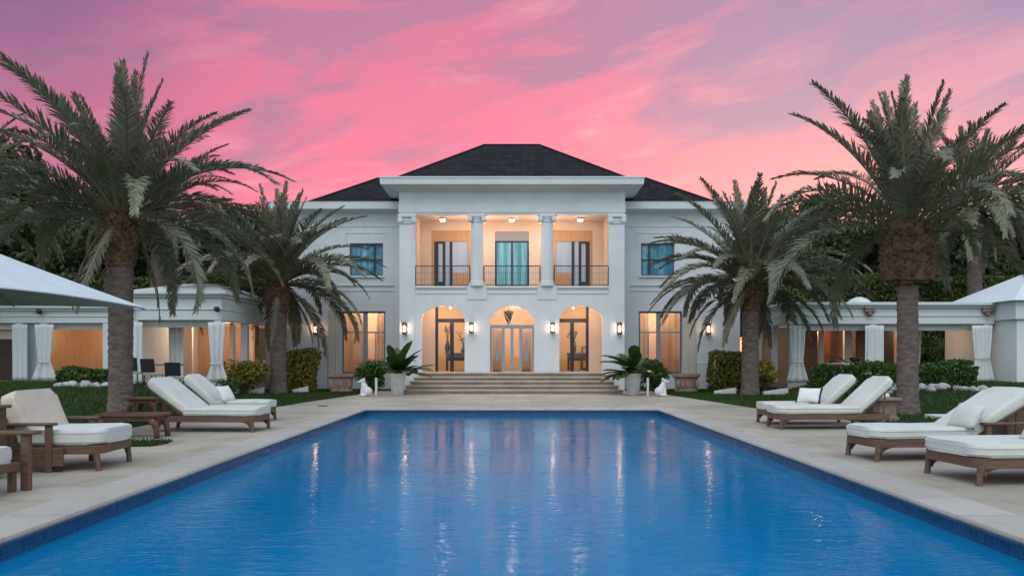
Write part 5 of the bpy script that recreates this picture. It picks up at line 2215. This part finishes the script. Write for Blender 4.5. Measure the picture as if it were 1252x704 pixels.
# right bank: feet towards the pool (-x), heads to the right
lounger(4.78, 11.28, R(6), 'white lounger with arm and leaning pillow, second from the camera on the right', W=.86, hinge=1.40, back=1.02, tilt=31, arms=(1.52, 2.2, .52), seed=2)
lounger(4.98, 9.35, R(4), 'white lounger nearest the camera on the right, cut by the picture edge', W=1.08, hinge=1.42, back=1.0, tilt=33, seed=3)
lounger(5.10, 16.05, R(2), 'white lounger on the right, the nearer of the far pair with bare cushions', W=.82, hinge=1.58, back=.88, tilt=42, L=2.15, seed=4)
lounger(5.22, 17.15, R(2), 'white lounger on the right, the farther of the pair, holding a black-edged pillow', W=.80, hinge=1.20, back=.90, tilt=42, L=1.95, seed=5)
# left bank: feet towards the pool (+x), heads to the left
lounger(-4.74, 15.6, R(180 - 2), 'white lounger on the left, the nearer of the far pair with a low back', W=1.0, hinge=1.30, back=.93, tilt=38, L=2.0, seed=6)
lounger(-5.25, 17.9, R(180 - 2), 'white lounger on the left, the farther of the pair, holding a white pillow', W=.82, hinge=1.15, back=.88, tilt=42, L=1.85, seed=7)
lounger(-5.05, 10.5, R(180 + 3), 'cream-backed lounger with wooden arms on the left, second from the camera', W=1.02, L=1.55, hinge=.95, back=.62, tilt=66, zs=.32, th=.19, arms=(.55, 1.1, .60), panel_side=(.42, 1.05), cream=True, seed=8, bracket=False)


# seat-and-a-half armchair at the left edge
def armchair():
    x, y = -5.05, 8.15
    t = thing('armchair', 'wooden armchair with white seat cushion cut by the left picture edge', 'armchair', (x, y, 0), R(180))
    bm = bmesh.new()
    box(bm, .06, .78, -.36, .36, .22, .31, .01)
    obj('frame', bm, 'teak', t, world=False)
    bm = bmesh.new()
    cushion_slab(bm, dshape(.72, .66, .08), .314, .48, .05, 4)
    for v in bm.verts:
        v.co.x += .10
    obj('seat_cushion', bm, 'cushion', t, True, world=False, angle=50)
    M = Matrix.Translation((.74, 0, .40)) @ Matrix.Rotation(R(-72), 4, 'Y')
    bm = bmesh.new()
    tb = bmesh.new()
    cushion_slab(tb, dshape(.62, .66, .08), .004, .14, .045, 5)
    merge(bm, tb, M)
    obj('back_cushion', bm, 'cushion', t, True, world=False, angle=50)
    bm = bmesh.new()
    tb = bmesh.new()
    box(tb, 0, .62, -.35, .35, -.04, 0, .01)
    merge(bm, tb, M)
    obj('backrest', bm, 'teak', t, world=False)
    for sy in (-1, 1):
        bm = bmesh.new()
        box(bm, -.08, .86, sy * .43 - .065, sy * .43 + .065, .585, .625, .014)
        obj('armrest', bm, 'teak', t, world=False)
        bm = bmesh.new()
        box(bm, 0, .09, sy * .43 - .035, sy * .43 + .035, 0, .584, .008)
        obj('leg', bm, 'teak', t, world=False)
        bm = bmesh.new()
        box(bm, .74, .82, sy * .43 - .035, sy * .43 + .035, 0, .584, .008)
        obj('leg', bm, 'teak', t, world=False)
    for sy in (-1, 1):
        bm = bmesh.new()
        box(bm, .10, .17, sy * .33 - .03, sy * .33 + .03, 0, .219, .008)
        obj('leg', bm, 'teak', t, world=False)


armchair()


def pillow(x, y, z, rx, rz, w, h, d, m, label, edge=None, tilt=0):
    t = bmesh.new()
    n = 10
    def P(i, j, s):
        u, v = -1 + 2 * i / n, -1 + 2 * j / n
        k = (1 - abs(u) ** 2.6) * (1 - abs(v) ** 2.6)
        pin = 1 - .07 * (1 - abs(u) ** 2) * abs(v) - .07 * (1 - abs(v) ** 2) * abs(u)
        return (u * w / 2 * pin, v * h / 2 * pin, s * d / 2 * max(k, 0) ** .55)
    for s in (1, -1):
        g = [[t.verts.new(P(i, j, s)) for j in range(n + 1)] for i in range(n + 1)]
        for i in range(n):
            for j in range(n):
                f = (g[i][j], g[i + 1][j], g[i + 1][j + 1], g[i][j + 1])
                t.faces.new(f if s > 0 else f[::-1])
    bmesh.ops.remove_doubles(t, verts=list(t.verts), dist=.0008)
    o_ = thing('pillow', label, 'pillow', (x, y, z), rz)
    M = Matrix.Rotation(rx, 4, 'X')
    bmesh.ops.transform(t, matrix=M, verts=list(t.verts))
    obj('cover', t, m, o_, True, world=False)
    if edge:
        for (a, b_) in (((-1, -1), (-1, 1)), ((1, -1), (1, 1))):
            bm = bmesh.new()
            pts = []
            for k in range(9):
                q = k / 8
                u = a[0] * (1 - .07 * (1 - (2 * q - 1) ** 2)) * .96
                v = -1 + 2 * q
                pts.append(M @ Vector((u * w / 2, v * h / 2 * .98, 0)))
            tube(bm, pts, .022, 8)
            obj('trim', bm, edge, o_, True, world=False)
    return o_


pillow(6.18, 11.12, .60, R(58), R(-90 + 8), .56, .40, .16, 'cushion', 'white pillow leaning on the back of the second right lounger')
pillow(6.05, 9.25, .60, R(55), R(-90 + 8), .62, .44, .17, 'cushion', 'white pillow on the nearest right lounger at the picture edge')
pillow(6.12, 16.85, .60, R(62), R(-90 + 50), .50, .36, .15, 'towel', 'white pillow with black edges on the farther right lounger', edge='cloth_black')
pillow(-6.18, 17.65, .60, R(60), R(90 - 14), .50, .40, .16, 'towel', 'round white pillow on the farther left lounger')


# side tables
def low_table(x0, x1, y0, y1, h, label, m='redwood', name='side_table'):
    t = thing(name, label, 'side table', ((x0 + x1) / 2, (y0 + y1) / 2, 0))
    bm = bmesh.new()
    box(bm, x0, x1, y0, y1, h - .055, h, .018)
    obj('tabletop', bm, m, t)
    bm = bmesh.new()
    box(bm, x0 + .06, x1 - .06, y0 + .05, y1 - .05, h - .13, h - .056, .006)
    obj('apron', bm, m, t)
    for xx, s in ((x0 + .07, 1), (x1 - .07, -1)):
        for yy in (y0 + .08, y1 - .08):
            bm = bmesh.new()
            tube(bm, ((xx + s * .06, yy, h - .09), (xx, yy, h - .2), (xx - s * .02, yy, h * .3), (xx - s * .03, yy, 0)), [.085, .06, .045, .05], 10)
            obj('leg', bm, m, t, True)


low_table(-7.15, -6.05, 13.95, 14.55, .42, 'long low reddish wooden table between two left loungers')
low_table(-8.1, -7.45, 17.1, 17.7, .54, 'small reddish wooden table behind the far left pair of loungers')
st_ = thing('side_table', 'square stone pedestal table behind the far right pair of loungers', 'side table', (8.3, 18.2, 0))
bm = bmesh.new()
box(bm, 8.02, 8.58, 17.95, 18.5, .43, .49, .012)
obj('tabletop', bm, 'stone_brown', st_)
bm = bmesh.new()
lathe(bm, [(.25, -.03), (.25, .06), (.20, .09), (.19, .36), (.22, .428)], 24, 8.3, 18.22, sq=8)
obj('pedestal', bm, 'stone_brown', st_, True, angle=35)
# bottle and folded towel on it
bm = bmesh.new()
box(bm, 8.10, 8.36, 18.08, 18.36, .492, .58, .03, 3)
tag(obj('folded_towel', bm, 'towel', smooth=True), 'folded white towel on the square stone table', 'towel')
# wicker cube between the two near right loungers
wk = thing('wicker_table', 'dark wicker side table at the right edge behind the second right lounger', 'side table', (7.5, 12.2, 0))
bm = bmesh.new()
box(bm, 7.2, 7.8, 11.9, 12.5, 0, .70, .03)
obj('body', bm, 'wicker', wk)
bm = bmesh.new()
box(bm, 7.16, 7.84, 11.86, 12.54, .702, .74, .01)
obj('tabletop', bm, 'teak', wk)
bm = bmesh.new()
for k in range(3):
    box(bm, 7.32, 7.70, 12.0, 12.36, .742 + k * .035, .774 + k * .035, .015, 3)
tag(obj('folded_towel', bm, 'towel', smooth=True), 'stack of folded white towels on the dark wicker table', 'towel')
# wooden cabinet with towel at the left edge
cb = thing('towel_cabinet', 'brown wooden cabinet at the left edge behind the armchair', 'cabinet', (-6.24, 9.25, 0))
bm = bmesh.new()
box(bm, -6.57, -5.90, 9.0, 9.55, .04, .80, .01)
obj('carcass', bm, 'wicker', cb)
bm = bmesh.new()
box(bm, -6.61, -5.86, 8.96, 9.59, .802, .84, .012)
obj('top', bm, 'teak', cb)
bm = bmesh.new()
box(bm, -6.52, -5.95, 8.97, 8.998, .10, .76, .008)
obj('door', bm, 'teak', cb)
bm = bmesh.new()
for k in range(2):
    box(bm, -6.49, -5.96, 9.06, 9.42, .842 + k * .06, .898 + k * .06, .026, 3)
tag(obj('folded_towel', bm, 'towel', smooth=True), 'folded white towels on the brown cabinet at the left edge', 'towel')

# stepping slab in the lawn beside the big palms
for x, y, lab in ((-9.0, 18.6, 'pale stepping slab in the grass beside the big left palm'), (10.2, 18.9, 'pale stepping slab in the grass beside the big right palm')):
    bm = bmesh.new()
    box(bm, x - .55, x + .55, y - .25, y + .25, -.05, .06, .012)
    tag(obj('stepping_slab', bm, 'plaster'), lab, 'slab', 'stepping slabs in the grass')
# pool skimmer lid in the deck
bm = bmesh.new()
lathe(bm, [(.15, .001), (.15, .008), (.12, .012)], 24, -5.35, 23.2)
tag(obj('drain_cover', bm, 'iron', smooth=True), 'small dark round drain cover in the deck left of the pool', 'drain cover')
